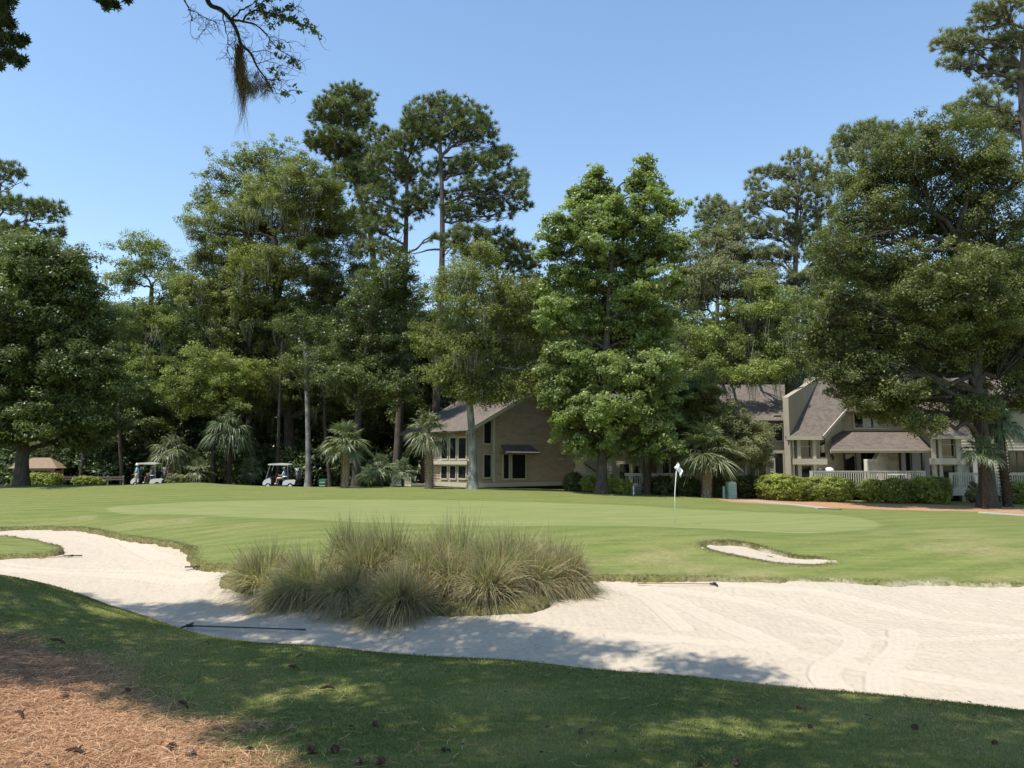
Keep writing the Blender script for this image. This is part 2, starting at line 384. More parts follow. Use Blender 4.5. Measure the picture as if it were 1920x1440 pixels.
isl = sstep(SI.ravel(), -0.1, 0.1)

def ground_material():
    m, t = new_mat('turf')
    fine = noise(t, 38, 5, rough=0.7); mid = noise(t, 3.0, 4); big = noise(t, 0.35, 3)
    streak = noise(t, 1.0, 4, stretch=(0.5, 5.0, 1))
    g = ramp(t, fine, [(0.3, (0.078, 0.105, 0.022)), (0.7, (0.178, 0.200, 0.052))])
    g = mixc(t, ramp(t, mid, [(0.35, (0, 0, 0)), (0.7, (0.55, 0.55, 0.55))]), g, (0.215, 0.205, 0.068))
    g = mixc(t, ramp(t, big, [(0.4, (0, 0, 0)), (0.62, (0.6, 0.6, 0.6))]), g, (0.110, 0.150, 0.032))
    g = mixc(t, ramp(t, streak, [(0.42, (0, 0, 0)), (0.62, (0.5, 0.5, 0.5))]), g, (0.225, 0.228, 0.080))
    speck = noise(t, 13, 4, rough=0.8, stretch=(0.6, 1.4, 1)); g = mixc(t, ramp(t, speck, [(0.38, (0.55, 0.55, 0.55)), (0.55, (0, 0, 0))]), g, (0.078, 0.110, 0.024))
    wv = N(t, 'ShaderNodeTexWave', Scale=0.28, Distortion=0.6, Detail=1.0); tcw = t.nodes.new('ShaderNodeTexCoord'); mpw = t.nodes.new('ShaderNodeMapping'); mpw.inputs['Rotation'].default_value = (0, 0, 1.15); t.links.new(tcw.outputs['Object'], mpw.inputs[0]); t.links.new(mpw.outputs[0], wv.inputs[0])
    g = mixc(t, ramp(t, wv.outputs[1], [(0.35, (0, 0, 0)), (0.65, (0.20, 0.20, 0.20))]), g, (0.25, 0.265, 0.08))
    g = mixc(t, math_(t, 'MULTIPLY', attr(t, 'collar'), 0.45), g, (0.085, 0.135, 0.03))
    pg = ramp(t, streak, [(0.35, (0.190, 0.225, 0.072)), (0.65, (0.270, 0.272, 0.115))])
    g = mixc(t, math_(t, 'MULTIPLY', attr(t, 'putt'), 0.6), g, pg)
    dr = ramp(t, fine, [(0.3, (0.18, 0.15, 0.07)), (0.7, (0.42, 0.34, 0.17))])
    g = mixc(t, math_(t, 'MULTIPLY', attr(t, 'dry'), math_(t, 'ADD', 0.15, math_(t, 'MULTIPLY', ramp(t, noise(t, 4.5, 5, rough=0.75), [(0.42, (0, 0, 0)), (0.62, (1, 1, 1))]), 0.5))), g, dr)
    eg = ramp(t, noise(t, 14, 4), [(0.35, (0.07, 0.055, 0.022)), (0.7, (0.24, 0.20, 0.085))])
    g = mixc(t, math_(t, 'MULTIPLY', attr(t, 'edge'), 0.85), g, eg)
    g = mixc(t, attr(t, 'stray'), g, (0.66, 0.57, 0.44))
    ig = ramp(t, noise(t, 9, 5), [(0.35, (0.075, 0.07, 0.025)), (0.65, (0.19, 0.175, 0.075))]); g = mixc(t, attr(t, 'isl'), g, ig)
    st = ramp(t, noise(t, 55, 4, stretch=(1, 0.6, 1)), [(0.3, (0.155, 0.076, 0.037)), (0.52, (0.42, 0.235, 0.125)), (0.8, (0.64, 0.41, 0.25))])
    g = mixc(t, attr(t, 'straw'), g, st)
    li = ramp(t, noise(t, 5, 4), [(0.35, (0.045, 0.032, 0.018)), (0.7, (0.14, 0.095, 0.05))])
    g = mixc(t, attr(t, 'litter'), g, li)
    finish(m, t, g, 0.85, 0.15, bump(t, fine, 0.55, 0.02)); return m
M_TURF = ground_material()
ground = mesh_obj('ground', GV, Q, None, M_TURF, None, {'straw': straw, 'putt': putt, 'dry': dry, 'edge': edge, 'stray': stray * 0.4, 'isl': isl, 'collar': collar.clip(0, 1), 'litter': np.clip(litter, 0, 1)}, True)
tag(ground, kind='structure')

# ------------------------------------------------------------------ sand
def lane_field(x, y, lanes):
    """distance along / across the tracks that people and the rake left in the sand"""
    best = np.full(x.shape, 9.0)
    for L, hw in lanes:
        for i in range(len(L) - 1):
            ax, ay = L[i]; bx, by = L[i + 1]; ex, ey = bx - ax, by - ay
            t_ = np.clip(((x - ax) * ex + (y - ay) * ey) / (ex * ex + ey * ey + 1e-9), 0, 1)
            best = np.minimum(best, np.hypot(x - ax - t_ * ex, y - ay - t_ * ey) / hw)
    return best
def lane(pts, hw):
    P = hits(pts, -0.18, dmin=6)
    for _ in range(3):
        mid_ = np.stack([P[:-1] * 0.75 + P[1:] * 0.25, P[:-1] * 0.25 + P[1:] * 0.75], 1).reshape(-1, 2); P = np.vstack([P[:1], mid_, P[-1:]])
    return P[::2], hw
def _n(L):
    o_ = []
    for p, w_ in L:
        d_ = np.gradient(p, axis=0); d_ /= np.linalg.norm(d_, axis=1)[:, None]; s_ = np.stack([-d_[:, 1], d_[:, 0]], 1)
        o_ += [(p, w_ * 0.75)]
    return o_
LANES = [lane([(1120,1104),(1230,1120),(1300,1145),(1380,1180),(1470,1222)], 0.33), lane([(1130,1108),(1200,1118),(1245,1150),(1280,1180)], 0.22),
  lane([(1130,1102),(1330,1120),(1480,1145),(1580,1172),(1612,1200),(1590,1228),(1545,1252),(1540,1275),(1580,1300)], 0.26),
  lane([(1200,1100),(1450,1112),(1600,1130),(1740,1160),(1900,1180)], 0.25),
  lane([(1690,1185),(1695,1215),(1660,1245),(1650,1290),(1665,1310)], 0.28), lane([(1480,1222),(1600,1250),(1750,1275),(1960,1302)], 0.20),
  lane([(0,1068),(200,1082),(430,1094)], 0.25), lane([(0,1060),(150,1070),(300,1078),(420,1082)], 0.12), lane([(200,1000),(260,1030),(300,1052)], 0.35),
  lane([(1500,1190),(1700,1200),(1960,1195)], 0.18), lane([(1150,1195),(1300,1200),(1500,1225)], 0.2)]
LANES = _n(LANES)
msk = (gy > 5.2) & (gy < 34) & (np.abs(gx) < 26)
def sand_sheet(name, sd, base, lanes, jit, poly_lim):
    keep = (sd.ravel() > -0.22)
    qk = keep[Q].all(1) & (np.abs(gx[Q[:, 0]]) < 30) & (gy[Q[:, 0]] > 4)
    q = Q[qk]; u, inv = np.unique(q.ravel(), return_inverse=True); q = inv.reshape(-1, 4)
    x, y = gx[u], gy[u]; s = sd.ravel()[u]
    z = base(x, y, s)
    L = lane_field(x, y, lanes) if lanes else np.full(x.shape, 9.0)
    inl = sstep(-L, -1.15, -0.85)
    z = z + (1 - inl) * (0.030 * fbm(x * 2.6, y * 2.6, 51, 4) + 0.012 * vn(x * 16, y * 16, 57)) + 0.03 * fbm(x * 0.7, y * 0.7, 55, 2)
    z = z + inl * (-0.007 + 0.0035 * np.sin(L * 12)) + 0.009 * np.exp(-((L - 1.15) / 0.13) ** 2)
    ln = lip_noise(x, y)
    o = mesh_obj(name, np.stack([x, y, z], 1), q, None, M_SAND, None, {'lane': inl}, True)
    return o
def sand_material():
    m, t = new_mat('sand')
    n1 = noise(t, 9, 6, rough=0.75); n2 = noise(t, 60, 3, rough=0.8); big = noise(t, 0.5, 3)
    col = ramp(t, n1, [(0.3, (0.35, 0.287, 0.208)), (0.45, (0.468, 0.396, 0.298)), (0.75, (0.52, 0.446, 0.342))])
    col = mixc(t, ramp(t, big, [(0.4, (0, 0, 0)), (0.6, (0.4, 0.4, 0.4))]), col, (0.46, 0.39, 0.305))
    col = mixc(t, math_(t, 'MULTIPLY', attr(t, 'lane'), 0.18), col, (0.53, 0.465, 0.37))
    wv = N(t, 'ShaderNodeTexWave', Scale=2.2, Distortion=5.0, Detail=3.0); wv.inputs['Detail Scale'].default_value = 1.2
    tc = t.nodes.new('ShaderNodeTexCoord'); t.links.new(tc.outputs['Object'], wv.inputs[0])
    h = math_(t, 'ADD', math_(t, 'MULTIPLY', n2, 0.5), math_(t, 'MULTIPLY', n1, 0.9))
    h = math_(t, 'ADD', h, math_(t, 'MULTIPLY', wv.outputs[1], 0.25))
    rg = N(t, 'ShaderNodeTexWave', Scale=1.6, Distortion=2.0, Detail=2.0); rg.wave_type = 'RINGS'; rg.rings_direction = 'Z'; rg.inputs['Detail Scale'].default_value = 0.3; rg.inputs['Detail Roughness'].default_value = 0.3; mpr = t.nodes.new('ShaderNodeMapping'); mpr.inputs['Location'].default_value = (-1.0, -4.0, 0); t.links.new(tc.outputs['Object'], mpr.inputs[0]); t.links.new(mpr.outputs[0], rg.inputs[0])
    h = math_(t, 'ADD', h, math_(t, 'MULTIPLY', math_(t, 'MULTIPLY', rg.outputs[1], 0.55), ramp(t, noise(t, 0.6, 2), [(0.4, (0.1, 0.1, 0.1)), (0.6, (1, 1, 1))])))
    k = math_(t, 'SUBTRACT', 1.0, math_(t, 'MULTIPLY', attr(t, 'lane'), 0.75))
    h = math_(t, 'MULTIPLY', h, k)
    n3 = noise(t, 26, 3, rough=0.7, stretch=(0.7, 1.6, 1)); col = mixc(t, math_(t, 'MULTIPLY', k, ramp(t, n3, [(0.30, (0.55, 0.55, 0.55)), (0.46, (0, 0, 0))])), col, (0.34, 0.285, 0.215))
    finish(m, t, col, 0.95, 0.05, bump(t, h, 0.5, 0.03)); return m
M_SAND = sand_material()
sand = sand_sheet('sand', SM, sand_z, LANES, 1, None); tag(sand, kind='structure')
sand2 = sand_sheet('bunker_sand', SBD, lambda x, y, s: T0(x, y) - 0.012 - 0.07 * sstep(y - np.interp(x, SBF[:, 0], SBF[:, 1]), 0.1, 1.6), None, 1, None); tag(sand2, kind='structure')

# cart path: two pale stretches that show past the turf
def path_strip(name, pts, wd, mat):
    P = np.array([hit(a, b, dmin=20) for a, b in pts]); n_ = 40
    tt = np.linspace(0, len(P) - 1, n_); P = np.stack([np.interp(tt, range(len(P)), P[:, k]) for k in (0, 1)], 1)
    d = np.gradient(P, axis=0); d /= np.linalg.norm(d, axis=1)[:, None]; s = np.stack([-d[:, 1], d[:, 0]], 1)
    rows = []
    for o_, dz in ((-wd, -0.05), (-wd * 0.98, 0.03), (0, 0.035), (wd * 0.98, 0.03), (wd, -0.05)):
        p = P + s * o_; rows.append(np.stack([p[:, 0], p[:, 1], turf_z(p[:, 0], p[:, 1]) + dz], 1))
    V = np.stack(rows, 1).reshape(-1, 3); Qs = [(i * 5 + j, (i + 1) * 5 + j, (i + 1) * 5 + j + 1, i * 5 + j + 1) for i in range(n_ - 1) for j in range(4)]
    return tag(mesh_obj(name, V, Qs, None, mat), kind='structure')
M_CONC = plain('concrete', (0.36, 0.33, 0.28), 0.9, 0.2, 0.12, 6, 0.2)
path_strip('cart_path', [(1395,938),(1450,943),(1500,948),(1545,953),(1556,955)], 0.5, M_CONC)
path_strip('cart_path', [(1835,961.5),(1880,964),(1940,968),(2100,976)], 0.5, M_CONC)
# ------------------------------------------------------------------ plant materials
BK_OAK = bark_mat('oak_bark', (0.035, 0.028, 0.022), (0.13, 0.11, 0.09))
BK_GREY = bark_mat('grey_bark', (0.085, 0.078, 0.068), (0.25, 0.235, 0.21), 3.0, (0.34, 0.34, 0.31))
BK_PINE = bark_mat('pine_bark', (0.05, 0.040, 0.034), (0.175, 0.140, 0.118), 2.5)
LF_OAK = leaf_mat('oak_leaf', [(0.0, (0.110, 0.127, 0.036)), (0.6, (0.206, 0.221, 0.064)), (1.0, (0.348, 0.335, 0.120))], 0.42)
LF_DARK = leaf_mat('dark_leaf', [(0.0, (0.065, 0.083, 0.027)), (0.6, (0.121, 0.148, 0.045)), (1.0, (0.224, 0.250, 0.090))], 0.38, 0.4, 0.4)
LF_GUM = leaf_mat('gum_leaf', [(0.0, (0.146, 0.186, 0.056)), (0.6, (0.256, 0.300, 0.108)), (1.0, (0.439, 0.468, 0.205))], 0.48, 0.35, 0.45)
LF_GREY = leaf_mat('grey_leaf', [(0.0, (0.133, 0.144, 0.068)), (0.6, (0.211, 0.216, 0.103)), (1.0, (0.328, 0.309, 0.158))], 0.3, 0.6, 0.2)
LF_YEL = leaf_mat('yellow_leaf', [(0.0, (0.132, 0.165, 0.042)), (0.6, (0.230, 0.262, 0.074)), (1.0, (0.368, 0.374, 0.126))], 0.42)
LF_PINE = leaf_mat('pine_needle', [(0.0, (0.085, 0.112, 0.048)), (0.6, (0.166, 0.198, 0.073)), (1.0, (0.319, 0.309, 0.112))], 0.15, 0.5, 0.3, 0.2)
LF_PINEG = leaf_mat('pine_needle_grey', [(0.0, (0.138, 0.160, 0.088)), (0.6, (0.250, 0.268, 0.136)), (1.0, (0.425, 0.408, 0.198))], 0.15, 0.5, 0.3, 0.2)
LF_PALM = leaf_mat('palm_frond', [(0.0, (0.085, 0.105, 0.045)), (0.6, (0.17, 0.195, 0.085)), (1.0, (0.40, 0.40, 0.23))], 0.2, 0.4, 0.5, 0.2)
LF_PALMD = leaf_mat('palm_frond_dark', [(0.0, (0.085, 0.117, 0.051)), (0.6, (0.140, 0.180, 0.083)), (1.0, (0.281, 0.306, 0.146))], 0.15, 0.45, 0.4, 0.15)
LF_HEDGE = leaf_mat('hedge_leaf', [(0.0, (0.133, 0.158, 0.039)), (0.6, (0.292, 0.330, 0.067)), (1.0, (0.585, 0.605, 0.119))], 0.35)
LF_WOOD = leaf_mat('woodland_leaf', [(0.0, (0.044, 0.066, 0.025)), (0.6, (0.086, 0.117, 0.044)), (1.0, (0.156, 0.204, 0.070))], 0.25)
M_MOSS = leaf_mat('spanish_moss', [(0.0, (0.156, 0.149, 0.110)), (0.6, (0.258, 0.250, 0.188)), (1.0, (0.423, 0.406, 0.312))], 0.25, 0.9, 0.05)
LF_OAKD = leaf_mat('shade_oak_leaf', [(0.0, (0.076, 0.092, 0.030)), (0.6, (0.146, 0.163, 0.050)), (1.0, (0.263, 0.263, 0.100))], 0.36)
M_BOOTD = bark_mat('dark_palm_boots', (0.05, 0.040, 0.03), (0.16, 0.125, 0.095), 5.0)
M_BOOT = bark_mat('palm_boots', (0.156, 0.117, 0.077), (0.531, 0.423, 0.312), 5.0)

def trunk_line(pts, n=14, wob=0.05):
    """smooth centre line through 3D points"""
    P = np.asarray(pts, float); t = np.linspace(0, len(P) - 1, n); i = np.clip(t.astype(int), 0, len(P) - 2); f = t - i
    Pm = np.vstack([2 * P[0] - P[1], P, 2 * P[-1] - P[-2]]); p0, p1, p2, p3 = Pm[i], Pm[i + 1], Pm[i + 2], Pm[i + 3]; f = f[:, None]
    return 0.5 * (2 * p1 + (p2 - p0) * f + (2 * p0 - 5 * p1 + 4 * p2 - p3) * f ** 2 + (3 * p1 - p0 - 3 * p2 + p3) * f ** 3)
def near_on(L, p, up=1.5):
    d = np.linalg.norm(L - (p - np.array([0, 0, up])), axis=1); return int(np.argmin(d))
def limbs(mb, A, B, r0, r1, K=6, sag=0.0, wob=0.12, k=5):
    """batch of curved branches from A to B"""
    A = np.atleast_2d(A); B = np.atleast_2d(B); n = len(A); t = np.linspace(0, 1, K)[None, :, None]
    L = np.linalg.norm(B - A, axis=1)[:, None, None]
    off = rng.normal(size=(n, 1, 3)) * wob * L * np.sin(t * np.pi) + np.array([0, 0, 1.0]) * sag * L * np.sin(t * np.pi)
    kink = rng.normal(size=(n, K, 3)) * 0.03 * L; kink[:, 0] = 0; kink[:, -1] = 0
    P = A[:, None] * (1 - t) + B[:, None] * t + off + kink
    Rr = np.asarray(r0).reshape(-1, 1) * (1 - t[..., 0]) + np.asarray(r1).reshape(-1, 1) * t[..., 0]
    Rr = np.broadcast_to(Rr, (n, K)); V, Q_ = tubes(P, Rr, k); mb.add(V, Q_); return P
def flare_trunk(mb, L, r, top=0.55, k=12, flare=1.6, buttress=0.0):
    m = len(L); t = np.linspace(0, 1, m); h = L[:, 2] - L[0, 2]
    rad = r * (1 - (1 - top) * t) * (1 + (flare - 1) * np.exp(-h / (r * 2.2)))
    b = mb.n; V, Q_ = tubes(L[None], rad[None], k); V = V.reshape(m, k, 3)
    if buttress:
        w_ = 1 + buttress * np.sin(np.arange(k) * 2 * np.pi / k * 5 + 1)[None, :, None] * np.exp(-h / 1.2)[:, None, None]
        V = L[:, None] + (V - L[:, None]) * w_
    mb.add(V.reshape(-1, 3), Q_); return rad

def blob_pts(c, rad, tuft, cover, low=0.25, lump=0.22, sub=0):
    """tuft centres in the shell of an uneven ellipsoid; returns points and outward directions"""
    rad = np.asarray(rad, float); area = 4 * np.pi * ((rad[0] * rad[1]) ** 1.6 / 3 + (rad[0] * rad[2]) ** 1.6 / 3 + (rad[1] * rad[2]) ** 1.6 / 3) ** (1 / 1.6)
    n = max(6, int(cover * area / (np.pi * tuft ** 2)))
    d = rdir(n * 2); d = d[(d[:, 2] > -0.35) | (rng.random(len(d)) < low)][:n]; n = len(d)
    lum = 1 + lump * (np.sin(d[:, 0] * 5 + c[0]) * np.sin(d[:, 1] * 5 + c[1]) + np.sin(d[:, 2] * 6 + c[2] + d[:, 0] * 3)) * 0.7
    f = lum * (1 - 0.55 * rng.random(n) ** 2.2)
    if not sub: return c + d * rad * f[:, None], nrm(d / rad)
    # limbs carry separate domes of foliage: lit on top, open and dark below
    rs = sub * min(1.0, rad.min() / (1.6 * sub)); m = max(4, int(area / (np.pi * rs ** 2) * 1.7)); sc_ = rdir(m); sc_ = sc_[(sc_[:, 2] > -0.5) | (rng.random(m) < 0.5)]; m = len(sc_)
    S = c + sc_ * rad * (0.9 - 0.5 * rng.random(m) ** 2.0)[:, None]; rr_ = rs * rng.uniform(0.45, 1.35, m)
    k = rng.integers(0, m, n); dd = rdir(n); dd[:, 2] = np.where((dd[:, 2] < -0.15) & (rng.random(n) < 0.75), -dd[:, 2], dd[:, 2])
    P = S[k] + dd * (rr_[k] * rng.uniform(0.55, 1.1, n))[:, None] * np.array([1.1, 1.1, 0.78])
    return P, nrm(dd + 0.3 * sc_[k])
def crown_mesh(mb, C, D, tuft, per, leaf, up=0.55, flat=0.65, asp=0.6):
    n = len(C); k = rng.integers(int(per * 0.6), int(per * 1.4) + 1, n); idx = np.repeat(np.arange(n), k); m = len(idx)
    size = tuft * rng.uniform(0.6, 1.25, n)
    o = rdir(m) * (rng.random(m) ** 0.45)[:, None] * size[idx][:, None]; o[:, 2] *= flat
    P = C[idx] + o
    nn = nrm(rdir(m) * 0.75 + D[idx] * 0.35 + np.array([0, 0, up]) + nrm(o) * 0.35)
    L = leaf * rng.uniform(0.65, 1.35, m)
    V, T_ = leaf_tris(P, nn, L, L * asp)
    tr = np.clip(rng.normal(0.45, 0.17, n), 0, 1)
    a = np.clip(tr[idx] * 0.6 + rng.random(m) * 0.5 - 0.03, 0, 1)
    mb.add(V, None, T_, np.repeat(a, 3))
def moss_mesh(mb, P, length, n_str=14, spread=0.25, wd=0.012):
    n = len(P); idx = np.repeat(np.arange(n), n_str); m = len(idx)
    base = P[idx] + rng.normal(size=(m, 3)) * spread * np.array([1, 1, 0.3]); L = length * rng.uniform(0.25, 1.2, n)[idx] * rng.uniform(0.4, 1.0, m)
    t = np.linspace(0, 1, 5)[None, :, None]
    drift = rng.normal(size=(m, 1, 3)) * 0.12 * np.array([1, 1, 0]) * L[:, None, None]
    conv = (P[idx] - base)[:, None] * np.array([1, 1, 0]) * 0.7
    Pp = base[:, None] + np.array([0, 0, -1.0]) * t * L[:, None, None] + drift * t ** 2 + conv * t + rng.normal(size=(m, 5, 3)) * 0.018
    Wd = wd * (1.1 - t[..., 0]) * np.ones((m, 1)); s = rdir(m); s[:, 2] = 0
    V, Q_ = ribbons(Pp, Wd, s); mb.add(V, Q_, None, np.repeat(rng.random(m), 10))

def broadleaf(name, label, cat, d, trunk, blobs, leafm, barkm=None, tr=0.35, tuft=0.6, per=34, leaf0=0.2, cover=1.25, moss=0, mosslen=1.2, group=None, up=0.55, flare=1.5, twig=0.3, butt=0.0, top=0.5, thick=1.0, asp=0.6, baseon=True, low=0.45, core=0.9, dome=1.15):
    """trunk: photo points from the foot up; blobs: (x, y, half width, half height, depth offset) in photo pixels"""
    barkm = barkm or BK_OAK
    tp = [W(*p, d) for p in trunk]
    if baseon: tp[0][2] = gz(tp[0][0], tp[0][1]) - 0.12
    root = empty(name, tp[0], label, cat, group)
    L = trunk_line(tp, 16); mt = MB(); flare_trunk(mt, L, tr, top, 12, flare, butt)
    mc = MB(); mossp = []
    for b in blobs:
        dd = b[4] if len(b) > 4 else rng.normal() * 0.45 * b[2] * PXM(d); c = W(b[0], b[1], d + dd); s = PXM(d + dd); rx, rz = b[2] * s, b[3] * s; ry = (b[5] if len(b) > 5 else 0.9) * (rx * 0.7 + rz * 0.3) * thick
        C, D = blob_pts(c, (rx, ry, rz), tuft, cover * 1.5, low=low, sub=dome)
        leaf = leaf0 * 0.70; crown_mesh(mc, C, D, tuft, per * 2.6, leaf, up, asp=asp)
        C2, D2 = blob_pts(c, (rx * 0.72, ry * 0.72, rz * 0.72), tuft * 1.3, cover * core, low=1.0); crown_mesh(mc, C2, D2, tuft * 1.3, 26, leaf * 1.5, 0.2, asp=0.7)
        k = near_on(L, c, rz * 0.9); r0 = tr * (1 - (1 - top) * k / 15) * 0.55; r0 = min(r0, 0.28)
        mid = c - np.array([0, 0, rz * 0.25])
        Pb = limbs(mt, L[k], mid, [r0], [r0 * 0.35], 8, 0.06, 0.06, 7)[0]
        nb = int(len(C) * twig)
        if nb > 1:
            sel = rng.choice(len(C), nb, replace=False); A = Pb[rng.integers(3, 8, nb)]
            limbs(mt, A, C[sel], np.full(nb, r0 * 0.28), np.full(nb, 0.012), 5, 0.03, 0.1, 4)
        if moss:
            lowm = C[(C[:, 2] < c[2] + rz * 0.15)]
            if len(lowm): mossp.append(lowm[rng.random(len(lowm)) < moss])
    kids = [mt.build('trunk', barkm, None, True), mc.build('crown', leafm)]
    if moss and sum(len(x) for x in mossp):
        mp_ = np.vstack(mossp); sd_ = mp_[rng.choice(len(mp_), min(24, len(mp_)), replace=False)]; who = np.argmin(((mp_[:, None] - sd_[None]) ** 2).sum(-1), 1)
        for q_ in range(len(sd_)):
            if (who == q_).any(): mm = MB(); moss_mesh(mm, mp_[who == q_], mosslen, 12, 0.3, 0.016 * d / 50); kids.append(mm.build('hanging_moss', M_MOSS))
    keep_parent(root, *kids); return root

def pine(name, label, d, trunk, plates, leafm, tr=0.3, extra=(), group='tall pines above the woodland', puff=0.50, needles=44, cover=1.0, top=0.35, bare=()):
    tp = [W(*p, d) for p in trunk]; tp[0][2] = min(tp[0][2], gz(tp[0][0], tp[0][1]) - 0.1)
    root = empty(name, tp[0], label, 'pine tree', group)
    L = trunk_line(tp, 24); mt = MB(); flare_trunk(mt, L, tr, top, 10, 1.3); mc = MB()
    for (a, b_) in bare:
        A = W(*a, d); k = near_on(L, A, 0); limbs(mt, L[k], W(*b_, d), [0.10], [0.03], 8, 0.05, 0.05, 6)
    for b in plates:
        dd = b[4] if len(b) > 4 else rng.uniform(-1.5, 1.5); c = W(b[0], b[1], d + dd); s = PXM(d); rx, rz = b[2] * s, b[3] * s
        rad = np.array([rx, max(rx * 0.8, rz), rz])
        n = int(cover * 3.6 * (rad[0] * rad[1] + rad[0] * rad[2] + rad[1] * rad[2]) / (puff * 0.8) ** 2 / 1.6)
        dr = rdir(n * 2); dr = dr[(dr[:, 2] > -0.2) | (rng.random(len(dr)) < 0.3)][:n]; n = len(dr)
        lum = 1 + 0.25 * np.sin(dr[:, 0] * 6 + c[0]) * np.sin(dr[:, 1] * 6 + dr[:, 2] * 4)
        C = c + dr * rad * (lum * (1 - 0.6 * rng.random(n) ** 1.6))[:, None]
        m = n * needles; idx = np.repeat(np.arange(n), needles)
        nd = nrm(rdir(m) + np.array([0, 0, 0.55]) + nrm(dr)[idx] * 0.35); Ln = puff * rng.uniform(0.55, 1.05, m)
        base = C[idx] + rng.normal(size=(m, 3)) * 0.05
        sd_ = nrm(np.cross(nd, rdir(m))) * (0.024 * d / 60)
        V = np.stack([base - sd_, base + sd_, base + nd * Ln[:, None]], 1).reshape(-1, 3)
        mc.add(V, None, np.arange(m * 3).reshape(-1, 3), np.repeat(np.clip(rng.random(m) * 0.6 + rng.random(n)[idx] * 0.4, 0, 1), 3))
        k = near_on(L, c, rx * 0.35 + rz * 0.8); r0 = min(0.12, tr * 0.3)
        Pb = limbs(mt, L[k], c - np.array([0, 0, rz * 0.4]), [r0], [r0 * 0.4], 8, 0.08, 0.06, 6)[0]
        nb = max(3, int(n * 0.16)); sel = rng.choice(n, nb, replace=False)
        limbs(mt, Pb[rng.integers(2, 8, nb)], C[sel], np.full(nb, r0 * 0.35), np.full(nb, 0.02), 5, 0.03, 0.08, 4)
    keep_parent(root, mt.build('trunk', BK_PINE, None, True), mc.build('crown', leafm)); return root

def palm(name, label, d, foot, head, R_px, leafm, tr=0.2, nf=34, emin=-30, group='cabbage palms', blades=34, droop=0.35, skirt=0.4, base_z=None, upf=1.0):
    p0 = W(*foot, d); p0[2] = gz(p0[0], p0[1]) - 0.08 if base_z is None else base_z
    p1 = W(*head, d); Rm = R_px * PXM(d)
    nf = int(nf * 0.95)
    root = empty(name, p0, label, 'palm tree', group)
    L = trunk_line([p0, p0 * 0.5 + p1 * 0.5 + np.array([0.04, 0.05, 0]), p1], 14); mt = MB(); H = np.linalg.norm(p1 - p0)
    flare_trunk(mt, L, tr * 0.86, 0.98, 12, 1.12)
    # old leaf bases wrap the trunk in a criss-cross
    nb = int(H / 0.085)
    for i in range(nb):
        f = i / nb; q = p0 * (1 - f) + p1 * f
        for j in range(5):
            a = (i * 0.5 + j) * 2 * math.pi / 5 + 0.1 * rng.random(); o_ = np.array([math.cos(a), math.sin(a), 0]); t_ = np.array([-math.sin(a), math.cos(a), 0])
            rr_ = tr * (1.0 + 0.10 * rng.random()); b0 = q + o_ * tr * 0.78; e = q + o_ * rr_ * 1.22 + np.array([0, 0, 0.13]) + t_ * 0.05
            V = [b0 - t_ * 0.075, b0 + t_ * 0.075, e + t_ * 0.03, e - t_ * 0.03, b0 - t_ * 0.06 + np.array([0, 0, 0.1]), b0 + t_ * 0.06 + np.array([0, 0, 0.1])]
            mt.add(V, [(0, 1, 2, 3), (3, 2, 5, 4), (0, 3, 4, 0)][:2])
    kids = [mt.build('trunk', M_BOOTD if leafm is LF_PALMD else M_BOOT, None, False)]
    mc = MB()
    az = np.arange(nf) * 2.39996 + rng.normal(size=nf) * 0.2; el = np.radians(np.linspace(84, emin, nf) + rng.normal(size=nf) * 12)
    pet = []
    for a, e in zip(az, el):
        dr = np.array([math.cos(a) * math.cos(e), math.sin(a) * math.cos(e), math.sin(e) * upf])
        pl = Rm * rng.uniform(0.30, 0.58); st = p1 + np.array([0, 0, 0.1]) ; c = st + dr * pl + np.array([0, 0, -0.10 * pl * math.cos(e)])
        pet.append((st, c))
        side = nrm(np.cross(dr, [0, 0, 1.0])); d2 = nrm(dr + np.array([0, 0, -0.35 * math.cos(e)]))
        th = np.radians(np.linspace(-105, 105, blades)) + rng.normal(size=blades) * 0.06
        bd = np.cos(th)[:, None] * d2 + np.sin(th)[:, None] * side
        upn = nrm(np.cross(side, d2)); bd = bd + upn * (0.25 * np.abs(np.sin(th)))[:, None] * 0.8; bd = nrm(bd)
        Lb = Rm * rng.uniform(0.42, 0.66) * (0.72 + 0.28 * np.cos(th)) * rng.uniform(0.75, 1.15, blades)
        t = np.linspace(0, 1, 5)[None, :, None]
        Pp = c + bd[:, None] * t * Lb[:, None, None] + np.array([0, 0, -1.0]) * droop * rng.uniform(0.6, 1.3, blades)[:, None, None] * Lb[:, None, None] * t ** 2.6
        wd = Rm * 0.017 * np.array([0.35, 1.0, 0.9, 0.55, 0.08])[None] * np.ones((blades, 1))
        sdv = nrm(np.cross(bd, upn)); V, Q_ = ribbons(Pp, wd, sdv + upn * 0.45 * rng.choice([-1, 1], (blades, 1)))
        mc.add(V, Q_, None, np.repeat(np.clip(rng.random(blades) * 0.6 + 0.4 * rng.random(), 0, 1), 10))
    A = np.array([p[0] for p in pet]); B = np.array([p[1] for p in pet]); limbs(mc, A, B, np.full(nf, 0.022), np.full(nf, 0.012), 4, 0.03, 0.02, 4)
    kids.append(mc.build('fronds', leafm)); keep_parent(root, *kids); return root

